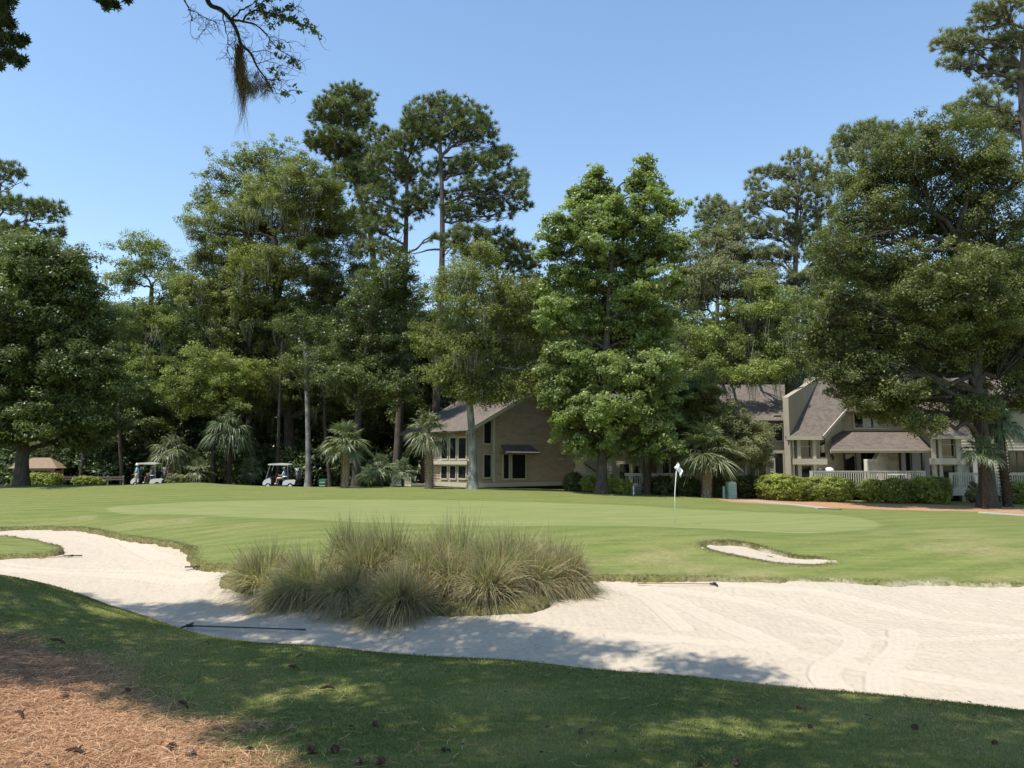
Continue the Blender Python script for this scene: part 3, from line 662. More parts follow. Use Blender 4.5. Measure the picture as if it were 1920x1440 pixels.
def shrub(name, label, d, box, leafm, group=None, leaf=0.085, cover=1.6, clipped=True, per=26, tuft=0.16, depth=None, cat='shrub', lumps=3):
    """box: photo x0, y top, x1, y foot"""
    x0, yt, x1, yb = box; c = W((x0 + x1) / 2, yb, d); g = gz(c[0], c[1]); top = W((x0 + x1) / 2, yt, d)[2]
    rx = (x1 - x0) / 2 * PXM(d) * 0.94; h = top - g; ry = depth or min(rx, 0.9)
    root = empty(name, (c[0], c[1], g), label, cat, group); mc = MB()
    n = int(cover * (2 * rx * 2 * ry + 2 * (2 * rx + 2 * ry) * h) / (tuft ** 2 * 2.2))
    dd = rdir(n * 2); dd = dd[dd[:, 2] > -0.9][:n]
    if clipped:
        p = dd / np.abs(dd).max(1, keepdims=True) * 0.42 + dd * 0.60
    else: p = dd * (1 - 0.5 * rng.random((len(dd), 1)) ** 2)
    p = p * (1 + 0.05 * np.sin(p[:, :1] * lumps * 2.5 + c[0]) + 0.05 * rng.normal(size=(len(p), 1)))
    C = np.array([c[0], c[1], g + h * 0.52]) + p * np.array([rx, ry, h * 0.48])
    crown_mesh(mc, C, nrm(dd), tuft, per, leaf, 0.5)
    if clipped: crown_mesh(mc, np.array([c[0], c[1], g + h * 0.48]) + p[::3] * 0.8 * np.array([rx, ry, h * 0.48]), nrm(dd[::3]), tuft * 1.2, 16, leaf * 1.7, 0.2)
    ms = MB(); A = np.array([c[0], c[1], g - 0.05]) + rng.uniform(-0.5, 0.5, (8, 3)) * np.array([rx, ry * 0.5, 0]); limbs(ms, A, C[rng.integers(0, len(C), 8)], np.full(8, 0.03), np.full(8, 0.01), 4)
    keep_parent(root, mc.build('leaves', leafm), ms.build('stems', BK_OAK, None, True)); return root
# ------------------------------------------------------------------ buildings
def siding_mat(name, c):
    m, t = new_mat(name); n = noise(t, 1.2, 6, stretch=(1, 1, 3), rough=0.7); n2 = noise(t, 14, 3, stretch=(0.3, 0.3, 4))
    col = ramp(t, n, [(0.28, tuple(x * 0.68 for x in c)), (0.5, tuple(x * 0.95 for x in c)), (0.75, tuple(x * 1.12 for x in c))]); finish(m, t, col, 0.75, 0.2, bump(t, n2, 0.2, 0.01)); return m
M_SIDE = siding_mat('tan_siding', (0.42, 0.325, 0.235)); M_SIDE2 = siding_mat('cream_siding', (0.44, 0.395, 0.30))
M_TRIM = plain('cream_trim', (0.47, 0.425, 0.33), 0.6, 0.3, 0.06); M_STUCCO = plain('stucco', (0.36, 0.32, 0.24), 0.9, 0.1, 0.14, 0.9)
M_GLASS = plain('window_glass', (0.012, 0.014, 0.016), 0.06, 0.6, 0.3, 0.4); M_CURT = plain('curtain', (0.42, 0.40, 0.38), 0.9, 0.1, 0.25, 9, stretch=(6, 1, 0.2))
M_DARKF = plain('bronze_frame', (0.035, 0.03, 0.027), 0.5, 0.4)
M_CRAWL = plain('crawlspace_screen', (0.035, 0.028, 0.022), 0.9, 0.1); M_RAIL = plain('rail_paint', (0.56, 0.52, 0.43), 0.7, 0.2, 0.1, 4)
M_BRICK = plain('brown_wall', (0.20, 0.12, 0.08), 0.9, 0.1, 0.2, 6)
def shingle_mat(name, c):
    m, t = new_mat(name); br = N(t, 'ShaderNodeTexBrick', Scale=3.2); br.inputs['Mortar Size'].default_value = 0.012; br.inputs['Brick Width'].default_value = 0.6; br.inputs['Row Height'].default_value = 0.42
    br.inputs['Color1'].default_value = (*[x * 0.75 for x in c], 1); br.inputs['Color2'].default_value = (*[x * 1.2 for x in c], 1); br.inputs['Mortar'].default_value = (*[x * 0.4 for x in c], 1)
    tc = t.nodes.new('ShaderNodeTexCoord'); t.links.new(tc.outputs['Object'], br.inputs[0])
    col = mixc(t, ramp(t, noise(t, 0.8, 5), [(0.35, (0, 0, 0)), (0.7, (0.6, 0.6, 0.6))]), br.outputs[0], tuple(x * 1.15 for x in c))
    finish(m, t, col, 0.9, 0.15, bump(t, noise(t, 12, 3), 0.4, 0.02)); return m
M_ROOF = shingle_mat('shingle', (0.150, 0.124, 0.104)); M_ROOFD = shingle_mat('dark_shingle', (0.12, 0.105, 0.095))

def clap(mb, poly, fn, nout, course=0.19, lip=0.03):
    """clapboards over a convex outline poly [(u, z)]; fn(u) gives the plan point, nout the outward normal"""
    zs = [p[1] for p in poly]; z = min(zs); zt = max(zs)
    def span(zz):
        xs = []
        for i in range(len(poly)):
            (a, b), (c, d) = poly[i], poly[(i + 1) % len(poly)]
            if (b <= zz <= d or d <= zz <= b) and b != d: xs.append(a + (c - a) * (zz - b) / (d - b))
            elif b == d == zz: xs += [a, c]
        return (min(xs), max(xs)) if xs else None
    nout = np.array([nout[0], nout[1], 0.0])
    while z < zt - 0.02:
        z1 = min(z + course, zt - 1e-4); a = span(z + 1e-4); b = span(z1)
        if a and b:
            P = [np.array([*fn(a[0]), z]) + nout * lip, np.array([*fn(a[1]), z]) + nout * lip, np.array([*fn(b[1]), z1]), np.array([*fn(b[0]), z1])]
            P += [P[0] - nout * lip, P[1] - nout * lip]
            mb.add(P, [(0, 1, 2, 3), (4, 5, 1, 0)])
        z = z1
class Frame:
    """a wall's own axes: u along the wall, w outwards, z up"""
    def __init__(s, o, ang): s.o = np.array(o, float); s.c, s.s = math.cos(ang), math.sin(ang)
    def p(s, u, w_, z): return np.array([s.o[0] + u * s.c + w_ * s.s, s.o[1] + u * s.s - w_ * s.c, z])
    def box(s, mb, u0, u1, w0, w1, z0, z1):
        V = [s.p(u, w_, z) for z in (z0, z1) for w_ in (w1, w0) for u in (u0, u1)]
        mb.add(V, [(0, 2, 3, 1), (4, 5, 7, 6), (0, 1, 5, 4), (2, 6, 7, 3), (0, 4, 6, 2), (1, 3, 7, 5)])
    def n(s): return (s.s, -s.c)
    def u_at(s, px, w_=0):
        k = (px - 960) / F; ox = s.o[0] + w_ * s.s; oy = s.o[1] - w_ * s.c
        return (k * oy - ox) / (s.c - k * s.s)
    def z_at(s, px, py): 
        u = s.u_at(px); q = s.p(u, 0, 0); return W(px, py, q[1])[2]
KIDS = []
def window(fr, u0, u1, z0, z1, mull=0, rails=0, mat=None, curtain=None, fw=0.09, wo=0.0, name='window'):
    f = MB(); fr.box(f, u0 - fw, u0, wo - 0.02, wo + 0.06, z0 - fw, z1 + fw); fr.box(f, u1, u1 + fw, wo - 0.02, wo + 0.06, z0 - fw, z1 + fw)
    fr.box(f, u0, u1, wo - 0.02, wo + 0.06, z1, z1 + fw); fr.box(f, u0, u1, wo - 0.02, wo + 0.085, z0 - fw, z0)
    for i in range(mull): u = u0 + (u1 - u0) * (i + 1) / (mull + 1); fr.box(f, u - 0.03, u + 0.03, wo - 0.015, wo + 0.05, z0, z1)
    for i in range(rails): z = z0 + (z1 - z0) * (i + 1) / (rails + 1); fr.box(f, u0, u1, wo - 0.012, wo + 0.045, z - 0.03, z + 0.03)
    o = f.build(name, mat or M_TRIM); g = MB(); fr.box(g, u0, u1, wo + 0.002, wo + 0.016, z0, z1); p = g.build('pane', M_GLASS, o)
    if curtain:
        c = MB()
        for a, b in curtain:
            n_ = max(4, int((b - a) * (u1 - u0) / 0.06)); U = u0 + (u1 - u0) * np.linspace(a, b, n_)
            V = []; 
            for i, u in enumerate(U): w_ = wo + 0.022 + 0.010 * (i % 2); V += [fr.p(u, w_, z0 + 0.03), fr.p(u, w_, z1 - 0.03)]
            c.add(V, [(2 * i, 2 * i + 2, 2 * i + 3, 2 * i + 1) for i in range(n_ - 1)])
        c.build('curtain', M_CURT, o)
    KIDS.append(o); return o
def part(name, mb, mat, smooth=False):
    o = mb.build(name, mat, None, smooth); KIDS.append(o); return o
def railing(fr, u0, u1, z0, h=0.95, wo=0.0, mat=None, name='railing', posts=()):
    mb = MB(); fr.box(mb, u0, u1, wo - 0.07, wo + 0.07, z0 + h - 0.05, z0 + h); fr.box(mb, u0, u1, wo - 0.02, wo + 0.02, z0 + h - 0.16, z0 + h - 0.053); fr.box(mb, u0, u1, wo - 0.02, wo + 0.02, z0 + 0.08, z0 + 0.17)
    u = u0 + 0.06
    while u < u1 - 0.03: fr.box(mb, u - 0.02, u + 0.02, wo + 0.022, wo + 0.062, z0 + 0.03, z0 + h - 0.055); u += 0.135
    for p in posts: fr.box(mb, p - 0.07, p + 0.07, wo - 0.075, wo + 0.065, z0 - 0.3, z0 + h + 0.004)
    return part(name, mb, mat or M_RAIL)
def begin(): KIDS.clear()
def house(name, label, loc, cat='house'):
    r = empty(name, loc, label, cat); keep_parent(r, *KIDS); KIDS.clear(); return r

# --- left house with the big gable
begin(); TH = R(36)
o0 = W(885, 905, 50.0); f1 = Frame(o0[:2], TH); gz0 = gz(o0[0], o0[1]) - 0.2
u925, u1091, upk = f1.u_at(925), f1.u_at(1094), f1.u_at(996)
zpk = f1.z_at(996, 735); ze = f1.z_at(886, 800); sl_ = (zpk - ze) / upk; base = 0.25
zr = zpk - sl_ * (u1091 - upk)
mb = MB(); clap(mb, [(u925, base), (u1091, base), (u1091, zr), (upk, zpk), (u925, ze + sl_ * u925)], lambda u: f1.p(u, 0.0, 0)[:2], f1.n(), 0.2, 0.05)
clap(mb, [(0, base), (u925, base), (u925, ze + sl_ * u925), (0, ze)], lambda u: f1.p(u, -0.10, 0)[:2], f1.n(), 0.2, 0.05)
f1l = Frame(f1.p(0, -0.10, 0)[:2], TH - math.pi / 2)      # side wall, running away to the left: u negative
LW = 5.5
clap(mb, [(-LW, base), (0, base), (0, ze), (-LW, ze)], lambda u: f1l.p(u, 0, 0)[:2], f1l.n(), 0.2, 0.04)
part('wall', mb, M_SIDE)
mb = MB(); f1.box(mb, 0.0, u1091, -7, -0.14, gz0 - 0.3, base + 0.1); f1.box(mb, 0.02, u1091 - 0.02, -6.9, -0.15, base + 0.1, ze - 0.1); part('foundation', mb, M_CRAWL)
mb = MB(); f1.box(mb, -0.05, u1091 + 0.05, -0.06, 0.10, base - 0.32, base - 0.02); f1.box(mb, u925 - 0.09, u925 + 0.09, 0.03, 0.09, base, ze + sl_ * u925)
f1.box(mb, -0.08, 0.08, -0.1, -0.03, base, ze - 0.05); f1.box(mb, u1091 - 0.08, u1091 + 0.05, 0.03, 0.09, base, zr); f1l.box(mb, -LW, 0, 0.03, 0.09, base - 0.32, base - 0.02); part('corner_board', mb, M_TRIM)
RL = 9.0; ov = 0.75; mb = MB()
pl = [f1.p(-0.85, 0.55, ze - sl_ * 0.85), f1.p(upk, 0.55, zpk), f1.p(upk, -RL, zpk), f1.p(-0.85, -RL, ze - sl_ * 0.85)]
for P_ in (pl, [f1.p(upk, 0.55, zpk), f1.p(u1091 + .6, 0.55, zr - sl_ * .6), f1.p(u1091 + .6, -RL, zr - sl_ * .6), f1.p(upk, -RL, zpk)]): mb.slab(np.array(P_) + np.array([0, 0, 0.16]), 0.12)
part('roof', mb, M_ROOF)
mb = MB()
for (a, za, b, zb) in ((-0.85, ze - sl_ * 0.85, upk, zpk), (upk, zpk, u1091 + .6, zr - sl_ * .6)):
    V = [f1.p(a, 0.57, za - 0.13), f1.p(b, 0.57, zb - 0.13), f1.p(b, 0.57, zb + 0.17), f1.p(a, 0.57, za + 0.17)]; V += [v - np.array([*f1.n(), 0]) * 0.05 for v in V]
    mb.add(V, [(0, 1, 2, 3), (7, 6, 5, 4), (0, 4, 5, 1), (3, 2, 6, 7)])
part('rake_board', mb, M_TRIM)
def wpx(fr, x0, x1, y0, y1, **k): # a window from the photo's pixel bounds on wall fr
    return window(fr, fr.u_at(x0), fr.u_at(x1), fr.z_at(x0, y1), fr.z_at(x0, y0), **k)
wpx(f1, 908, 921, 789, 831, wo=-0.05, fw=0.08); wpx(f1, 908, 921, 853, 895, wo=-0.05, fw=0.08)
wpx(f1, 943, 953, 852, 897, wo=0.04); wpx(f1, 959, 984, 852, 897, wo=0.04)
sh = MB(); f1.box(sh, f1.u_at(987.5), f1.u_at(993), 0.03, 0.09, f1.z_at(988, 897), f1.z_at(988, 852))
for i in range(12): z = f1.z_at(988, 897) + 0.1 + i * 0.12; f1.box(sh, f1.u_at(988), f1.u_at(992.5), 0.091, 0.11, z, z + 0.05)
part('shutter', sh, M_SIDE)
ua, ub = f1.u_at(938), f1.u_at(1001); za = f1.z_at(960, 849); zb = f1.z_at(960, 834)
mb = MB(); mb.slab([f1.p(ua, 0.75, za), f1.p(ub, 0.75, za), f1.p(ub - 0.35, 0.03, zb), f1.p(ua + 0.05, 0.03, zb)], 0.07); f1.box(mb, ua, ua + 0.06, 0.05, 0.7, za - 0.1, za - 0.04); f1.box(mb, ub - 0.06, ub, 0.05, 0.7, za - 0.1, za - 0.04); part('awning', mb, M_ROOFD)
# sunroom bay windows on the left
for xa, xb in ((830, 841), (846, 857), (862, 876)):
    u0_, u1_ = f1l.u_at(xa), f1l.u_at(xb)
    window(f1l, u0_, u1_, f1l.z_at(xb, 860), f1l.z_at(xb, 821), rails=0, wo=0.04); window(f1l, u0_, u1_, f1l.z_at(xb, 897), f1l.z_at(xb, 874), wo=0.04)
mb = MB(); f1l.box(mb, -LW, 0.0, 0.05, 0.35, f1l.z_at(860, 871), f1l.z_at(860, 864)); part('window_ledge', mb, M_TRIM)
mb = MB(); f1l.box(mb, -LW - 2.2, -LW + 0.6, 0.1, 1.8, base - 0.35, base - 0.2); part('deck', mb, M_TRIM)
railing(Frame(f1l.p(0, 1.75, 0)[:2], TH - math.pi / 2), -LW - 2.2, -LW + 0.6, base - 0.2, 0.95)
mb = MB(); q = f1.u_at(1043); f1.box(mb, q, q + 0.5, 0.04, 0.2, f1.z_at(1043, 862), f1.z_at(1043, 859)); part('vent_hood', mb, M_TRIM)
mb = MB(); q = f1.u_at(1075); f1.box(mb, q, q + 0.35, 0.04, 0.18, 0.5, 1.15); f1.box(mb, q + 0.15, q + 0.2, 0.05, 0.1, 1.15, 2.6); part('meter_box', mb, M_RAIL)
house('house', 'tan clapboard house with a large gable wall and small dark awning window', (o0[0], o0[1], gz0))

# --- townhouse row on the right
def X(px, d): return (px - 960) / F * d
def Zp(py, d, px=1500): return W(px, py, d)[2]
def unit_wall(mb, x0, x1, d, z0, z1): clap(mb, [(x0, z0), (x1, z0), (x1, z1), (x0, z1)], lambda u: (u, d), (0, -1), 0.19, 0.03)
DK = 0.12    # deck floor height
# middle unit (B), mostly behind the palms
begin(); d = 49.0; fr = Frame((0, d), 0)
mb = MB(); unit_wall(mb, X(1092, d), X(1372, d), d, -0.5, 4.2); part('wall', mb, M_SIDE2)
mb = MB(); mb.slab([(X(1085, d), d - 0.6, 3.9), (X(1378, d), d - 0.6, 3.9), (X(1378, d), d + 4.6, Zp(722, d + 4.6)), (X(1085, d), d + 4.6, Zp(722, d + 4.6))], 0.15)
mb.slab([(X(1165, d), d - 2.2, Zp(849, d - 2.2)), (X(1300, d), d - 2.2, Zp(849, d - 2.2)), (X(1300, d), d - 0.05, 3.3), (X(1165, d), d - 0.05, 3.3)], 0.12); part('roof', mb, M_ROOF)
mb = MB(); mb.box(X(1165, d), X(1300, d), d - 2.26, d - 2.2, Zp(851, d - 2.2) - 0.2, Zp(848.5, d - 2.2)); mb.box(X(1198, d), X(1204, d), d - 2.1, d - 1.95, DK, 2.2); part('fascia', mb, M_TRIM)
window(fr, X(1160, d), X(1178, d), DK + 0.1, Zp(870, d), wo=0.03); window(fr, X(1184, d), X(1198, d), DK + 0.1, Zp(873, d), wo=0.03)
window(fr, X(1229, d), X(1262, d), DK + 0.05, Zp(852, d), mull=1, wo=0.03, mat=M_DARKF, curtain=[(0.0, 0.35), (0.7, 1.0)])
window(fr, X(1338, d), X(1352, d), DK + 0.1, Zp(870, d), wo=0.03); window(fr, X(1395, d), X(1400, d), 3, 3.5, wo=-0.3)
mb = MB(); mb.box(X(1214, d), X(1226, d), d - 0.2, d - 0.032, DK, Zp(853, d)); part('brick_pier', mb, M_BRICK)
railing(Frame((0, d - 3.0), 0), X(1170, d - 3), X(1360, d - 3), DK - 0.1, 0.9, posts=[X(1205, d - 3), X(1255, d - 3), X(1310, d - 3)])
mb = MB(); mb.box(X(1168, d - 3), X(1362, d - 3), d - 3.05, d - 0.04, -0.1, DK - 0.1); mb.box(X(1168, d - 3), X(1362, d - 3), d - 2.8, d - 2.6, -0.7, -0.1); part('deck', mb, M_SIDE2)
fr2 = Frame((0, 47.2), 0); mb = MB(); unit_wall(mb, X(1078, 47.2), X(1095, 47.2), 47.2, -0.5, 1.6); mb.box(X(1078, 47.2), X(1126, 47.2), 47.25, 47.45, -0.5, 0.9); part('side_wall', mb, M_SIDE)
mb = MB(); mb.slab([(X(1090, 47), 46.6, 1.75), (X(1130, 47), 46.6, 0.85), (X(1130, 47), 48.6, 0.85), (X(1090, 47), 48.6, 1.75)], 0.1); part('lean_to_roof', mb, M_ROOF)
house('townhouse', 'townhouse in deep shade behind the big palm, porch roof over dark windows', (X(1230, d), d, gz(X(1230, d), d)))
# unit C with the plain tall wall and steep sunlit roof
begin(); d = 48.4; fr = Frame((0, d), 0)
mb = MB(); unit_wall(mb, X(1374, d), X(1469, d), d, -0.6, Zp(786, d)); part('wall', mb, M_SIDE2)
dt = d + 4.3; mb = MB(); mb.slab([(X(1374, d) - 0.8, d - 0.5, Zp(789, d)), (X(1469, d), d - 0.5, Zp(789, d)), (X(1474, dt), dt, Zp(721, dt)), (X(1300, dt), dt, Zp(721, dt))], 0.15)
part('roof', mb, M_ROOF)
window(fr, X(1450, d), X(1465, d), Zp(826, d), Zp(779, d), wo=0.03); window(fr, X(1450, d), X(1465, d), 0.1, Zp(850, d), wo=0.03)
window(fr, X(1398, d), X(1412, d), 0.0, Zp(873, d), wo=0.03, fw=0.15); window(fr, X(1419, d), X(1432, d), 0.0, Zp(873, d), wo=0.03, fw=0.15)
mb = MB(); mb.box(X(1374, d), X(1446, d), d - 0.12, d - 0.031, Zp(868, d), Zp(860, d)); part('trim_band', mb, M_TRIM)
P0 = np.array([X(1469, 47.0), 47.0]); P1 = np.array([X(1531, 52.0), 52.0]); nn = np.array([-(P1 - P0)[1], (P1 - P0)[0]]); nn /= np.linalg.norm(nn)
V = [];
for off in (0, -0.35):
    for (pp, z) in ((P0, -0.7), (P1, -0.7), (P1, Zp(707, 52)), (P0, Zp(745, 47))): q = pp + nn * off; V.append((q[0], q[1], z))
mb = MB(); mb.add(V, [(0, 3, 2, 1), (4, 5, 6, 7), (0, 1, 5, 4), (1, 2, 6, 5), (2, 3, 7, 6), (3, 0, 4, 7)]); part('party_wall', mb, M_STUCCO)
house('townhouse', 'townhouse with steep sunlit shingle roof beside a tall sloping party wall', (X(1420, d), d, gz(X(1420, d), d)))
# unit D: projecting wing with bay windows, set-back wall, porch roof, deck
begin(); df = 47.0; fr = Frame((0, df), 0)
rz = lambda dd: 3.35 + 0.84 * (dd - df)
mb = MB(); lam = lambda a, b: (a, b)
xl, xr = X(1484, df), X(1533, df); unit_wall(mb, xl, xr, df + 0.35, -0.6, rz(df + 0.35) - 0.1)
A = np.array([xr, df + 0.35]); B = np.array([X(1578, 49.3), 49.3]); Ld = np.linalg.norm(B - A); fd = Frame(A, math.atan2(B[1] - A[1], B[0] - A[0]))
clap(mb, [(0, DK - 0.2), (Ld, DK - 0.2), (Ld, rz(49.3) - 0.12), (0, rz(df + 0.35) - 0.12)], lambda u: fd.p(u, 0, 0)[:2], fd.n(), 0.19, 0.03)
dm = 49.3; unit_wall(mb, X(1576, dm), X(1750, dm), dm, -0.5, Zp(768, dm)); part('wall', mb, M_SIDE2)
mb = MB()
mb.slab([(X(1473, df) - 0.1, df - 0.2, rz(df - 0.2)), (xr + 0.15, df - 0.2, rz(df - 0.2)), (X(1640, 51.7), 51.7, rz(51.7)), (X(1512, 51.7), 51.7, rz(51.7))], 0.14)
mb.slab([(X(1568, dm), dm - 0.55, Zp(771, dm - 0.5)), (X(1768, dm), dm - 0.55, Zp(771, dm - 0.5)), (X(1768, dm), 53.2, Zp(707, 53.2)), (X(1568, dm), 53.2, Zp(707, 53.2))], 0.14)
part('roof', mb, M_ROOF)
mb = MB(); dp = 47.0; mb.slab([(X(1556, dp), dp, Zp(843, dp)), (X(1750, dp), dp, Zp(843, dp)), (X(1750, dp), dm - 0.04, Zp(808, dm)), (X(1592, dp), dm - 0.04, Zp(808, dm))], 0.12)
mb.add([(X(1554, dp), dp, Zp(843, dp)), (X(1592, dp), dm - 0.04, Zp(808, dm)), (X(1571, dm), dm - 0.04, Zp(811, dm))], None, [(0, 1, 2)]); part('porch_roof', mb, M_ROOF)
mb = MB(); mb.box(X(1554, dp), X(1750, dp), dp - 0.06, dp - 0.005, Zp(849, dp), Zp(843, dp)); part('fascia', mb, M_TRIM); mb = MB(); mb.box(X(1471, df), xr + 0.15, df - 0.26, df - 0.205, rz(df - 0.2) - 0.24, rz(df - 0.2)); part('fascia', mb, M_TRIM); mb = MB()
V = [(xr + 0.16, df - 0.22, rz(df - 0.2) - 0.22), (X(1640, 51.7), 51.7, rz(51.7) - 0.22), (X(1640, 51.7), 51.7, rz(51.7) + .01), (xr + 0.16, df - 0.22, rz(df - 0.2) + .01)]; V += [(x + 0.06, y - 0.03, z) for x, y, z in V]
mb.add(V, [(0, 1, 2, 3), (7, 6, 5, 4), (0, 4, 5, 1), (3, 2, 6, 7)]); part('rake_board', mb, M_TRIM); mb = MB(); mb.box(X(1576, dm), X(1750, dm), dm - 0.10, dm - 0.032, Zp(775, dm), Zp(770, dm)); part('frieze_board', mb, M_TRIM)
fb = Frame((0, df), 0); mb = MB()
for a, b in ((1484, 1487), (1493, 1499.5), (1522, 1528), (1542, 1546)):
    if b < 1540: mb.box(X(a, df), X(b, df), df - 0.01, df + 0.32, -0.5, 3.05)
mb.box(X(1482, df), X(1545, df), df - 0.25, df + 0.32, Zp(871, df), Zp(860, df)); part('bay_posts', mb, M_TRIM)
fw_ = Frame((0, df + 0.32), 0)
for a, b in ((1487.5, 1492.5), (1501, 1521)): window(fw_, X(a, df), X(b, df), Zp(857, df), Zp(817, df), rails=1, fw=0.04); window(fw_, X(a, df), X(b, df), Zp(895, df), Zp(873, df), fw=0.04)
window(fd, 0.25, 0.95, Zp(857, df), Zp(815, df), rails=1, fw=0.05, wo=0.03)
fm = Frame((0, dm), 0)
window(fm, X(1601, dm), X(1658, dm), Zp(802, dm), Zp(773, dm), mull=2, wo=0.03, mat=M_TRIM, curtain=[(0.28, 0.55), (0.62, 0.8)])
window(fm, X(1581, dm), X(1640, dm), DK, Zp(848, dm), mull=2, wo=0.03, mat=M_DARKF, curtain=[(0.3, 0.5)])
window(fm, X(1684, dm), X(1744, dm), DK, Zp(847, dm), mull=2, wo=0.03, mat=M_DARKF, curtain=[(0.02, 0.16), (0.3, 0.62), (0.75, 0.9)])
# divider wall on the deck with its sloping cap
dv = 46.6; mb = MB(); xa, xb_ = X(1621, dv), X(1660, dv + 2.3)
fdv = Frame((xa, dv), math.atan2(2.3, xb_ - xa)); Lv = math.hypot(2.3, xb_ - xa)
clap(mb, [(0, DK), (Lv, DK), (Lv, 2.3), (Lv * 0.55, 2.25), (Lv * 0.35, 1.75), (0, 1.72)], lambda u: fdv.p(u, 0.06, 0)[:2], fdv.n(), 0.17, 0.02); fdv.box(mb, 0, Lv, -0.06, 0.055, DK, 1.68); part('divider_wall', mb, M_SIDE2)
mb = MB(); P_ = [fdv.p(Lv * 0.32, 0.14, 1.68), fdv.p(Lv * 0.62, 0.14, 2.32), fdv.p(Lv * 0.62, -0.14, 2.32), fdv.p(Lv * 0.32, -0.14, 1.68)]; mb.slab(P_, 0.07); fdv.box(mb, -0.08, Lv * 0.33, -0.13, 0.13, 1.70, 1.76)
fdv.box(mb, -0.14, 0.06, -0.1, 0.1, -0.15, 1.70); part('divider_cap', mb, M_RAIL)
mb = MB(); dk = 45.2; mb.box(X(1512, dk), X(1748, dk), dk, dm - 0.03, DK - 0.14, DK); mb.box(X(1512, dk), X(1748, dk), dk - 0.06, dk - 0.01, DK - 0.34, DK - 0.01); part('deck', mb, M_RAIL)
mb = MB(); mb.box(X(1515, dk), X(1748, dk), dk + 0.3, dk + 0.4, -1.0, DK - 0.15); part('crawlspace', mb, M_CRAWL)
railing(Frame((0, dk + 0.06), 0), X(1518, dk), X(1730, dk), DK, 0.95, posts=[X(1518, dk), X(1619, dk), X(1622, dk), X(1728, dk)])
mb = MB(); mb.box(X(1554, dp), X(1750, dp), dp - 0.17, dp - 0.065, Zp(845, dp), Zp(842.5, dp)); mb.tube([(X(1748, dp), dp - 0.1, Zp(845, dp)), (X(1748, dp), dp + 0.2, 2.1), (X(1747, dp), dp + 0.2, DK)], 0.035, 6); part('gutter', mb, M_TRIM)
house('townhouse', 'cream townhouse with porch roof, curtained upstairs window and railed deck', (X(1600, df), df, gz(X(1600, df), df)))
# unit E at the right edge, behind the oak trunk
begin(); de = 46.6; fe = Frame((0, de), 0)
mb = MB(); unit_wall(mb, X(1747, de), X(1805, de), de + 0.3, -0.7, 3.4); unit_wall(mb, X(1796, 49), X(2060, 49), 49.0, -0.7, 4.9); part('wall', mb, M_SIDE2)
mb = MB()
for a, b in ((1747, 1752), (1757, 1763), (1790, 1798)): mb.box(X(a, de), X(b, de), de - 0.01, de + 0.26, -0.7, 3.05)
mb.box(X(1743, de), X(1802, de), de - 0.25, de + 0.26, Zp(871, de), Zp(859, de)); part('bay_front', mb, M_TRIM); mb = MB(); mb.box(X(1740, de), X(1815, de), de - 0.32, de - 0.26, 2.98, 3.18); part('fascia', mb, M_TRIM); mb = MB(); mb.box(X(1870, 49), X(2070, 49), 48.34, 48.40, Zp(757, 48.4), Zp(752, 48.4)); part('fascia', mb, M_TRIM)
fe2 = Frame((0, de + 0.27), 0)
window(fe2, X(1764, de), X(1789, de), Zp(855, de), Zp(812, de), rails=1, fw=0.05); window(fe2, X(1764, de), X(1789, de), 0.1, Zp(873, de), fw=0.05)
mb = MB(); mb.slab([(X(1738, de), de - 0.3, 3.1), (X(1818, de), de - 0.3, 3.1), (X(1818, de), 49.6, 5.6), (X(1738, de), 49.6, 5.6)], 0.13)
mb.slab([(X(1770, 49), 48.4, Zp(755, 48.4)), (X(2070, 49), 48.4, Zp(755, 48.4)), (X(2070, 53), 52.8, Zp(703, 52.8)), (X(1770, 53), 52.8, Zp(703, 52.8))], 0.14); part('roof', mb, M_ROOF)
f49 = Frame((0, 49.0), 0); window(f49, X(1888, 49), X(1915, 49), DK, Zp(848, 49), mull=1, wo=0.03, mat=M_DARKF); window(f49, X(1815, 49), X(1850, 49), DK, Zp(848, 49), mull=1, wo=0.03, mat=M_DARKF, curtain=[(0.1, 0.4)])
dk2 = 44.2; railing(Frame((0, dk2 + 0.06), 0), X(1777, dk2), X(2050, dk2), 0.0, 0.98, posts=[X(1778, dk2), X(1866, dk2), X(1880, dk2), X(1960, dk2)])
mb = MB(); mb.box(X(1773, dk2), X(2050, dk2), dk2 - 0.06, 46.5, -0.34, -0.01); part('deck', mb, M_RAIL)
mb = MB(); mb.box(X(1776, dk2), X(2050, dk2), dk2 + 0.5, dk2 + 0.6, -1.2, -0.35); part('crawlspace', mb, M_CRAWL)
for px_ in (1797, 1868, 1930): mb = MB(); mb.box(X(px_, dk2), X(px_ + 12, dk2), dk2 + 0.05, dk2 + 0.35, -1.3, -0.345); part('deck_pier', mb, M_STUCCO)
house('townhouse', 'townhouse at the right edge behind the oak trunk, raised deck on piers', (X(1800, de), de, gz(X(1800, de), de)))
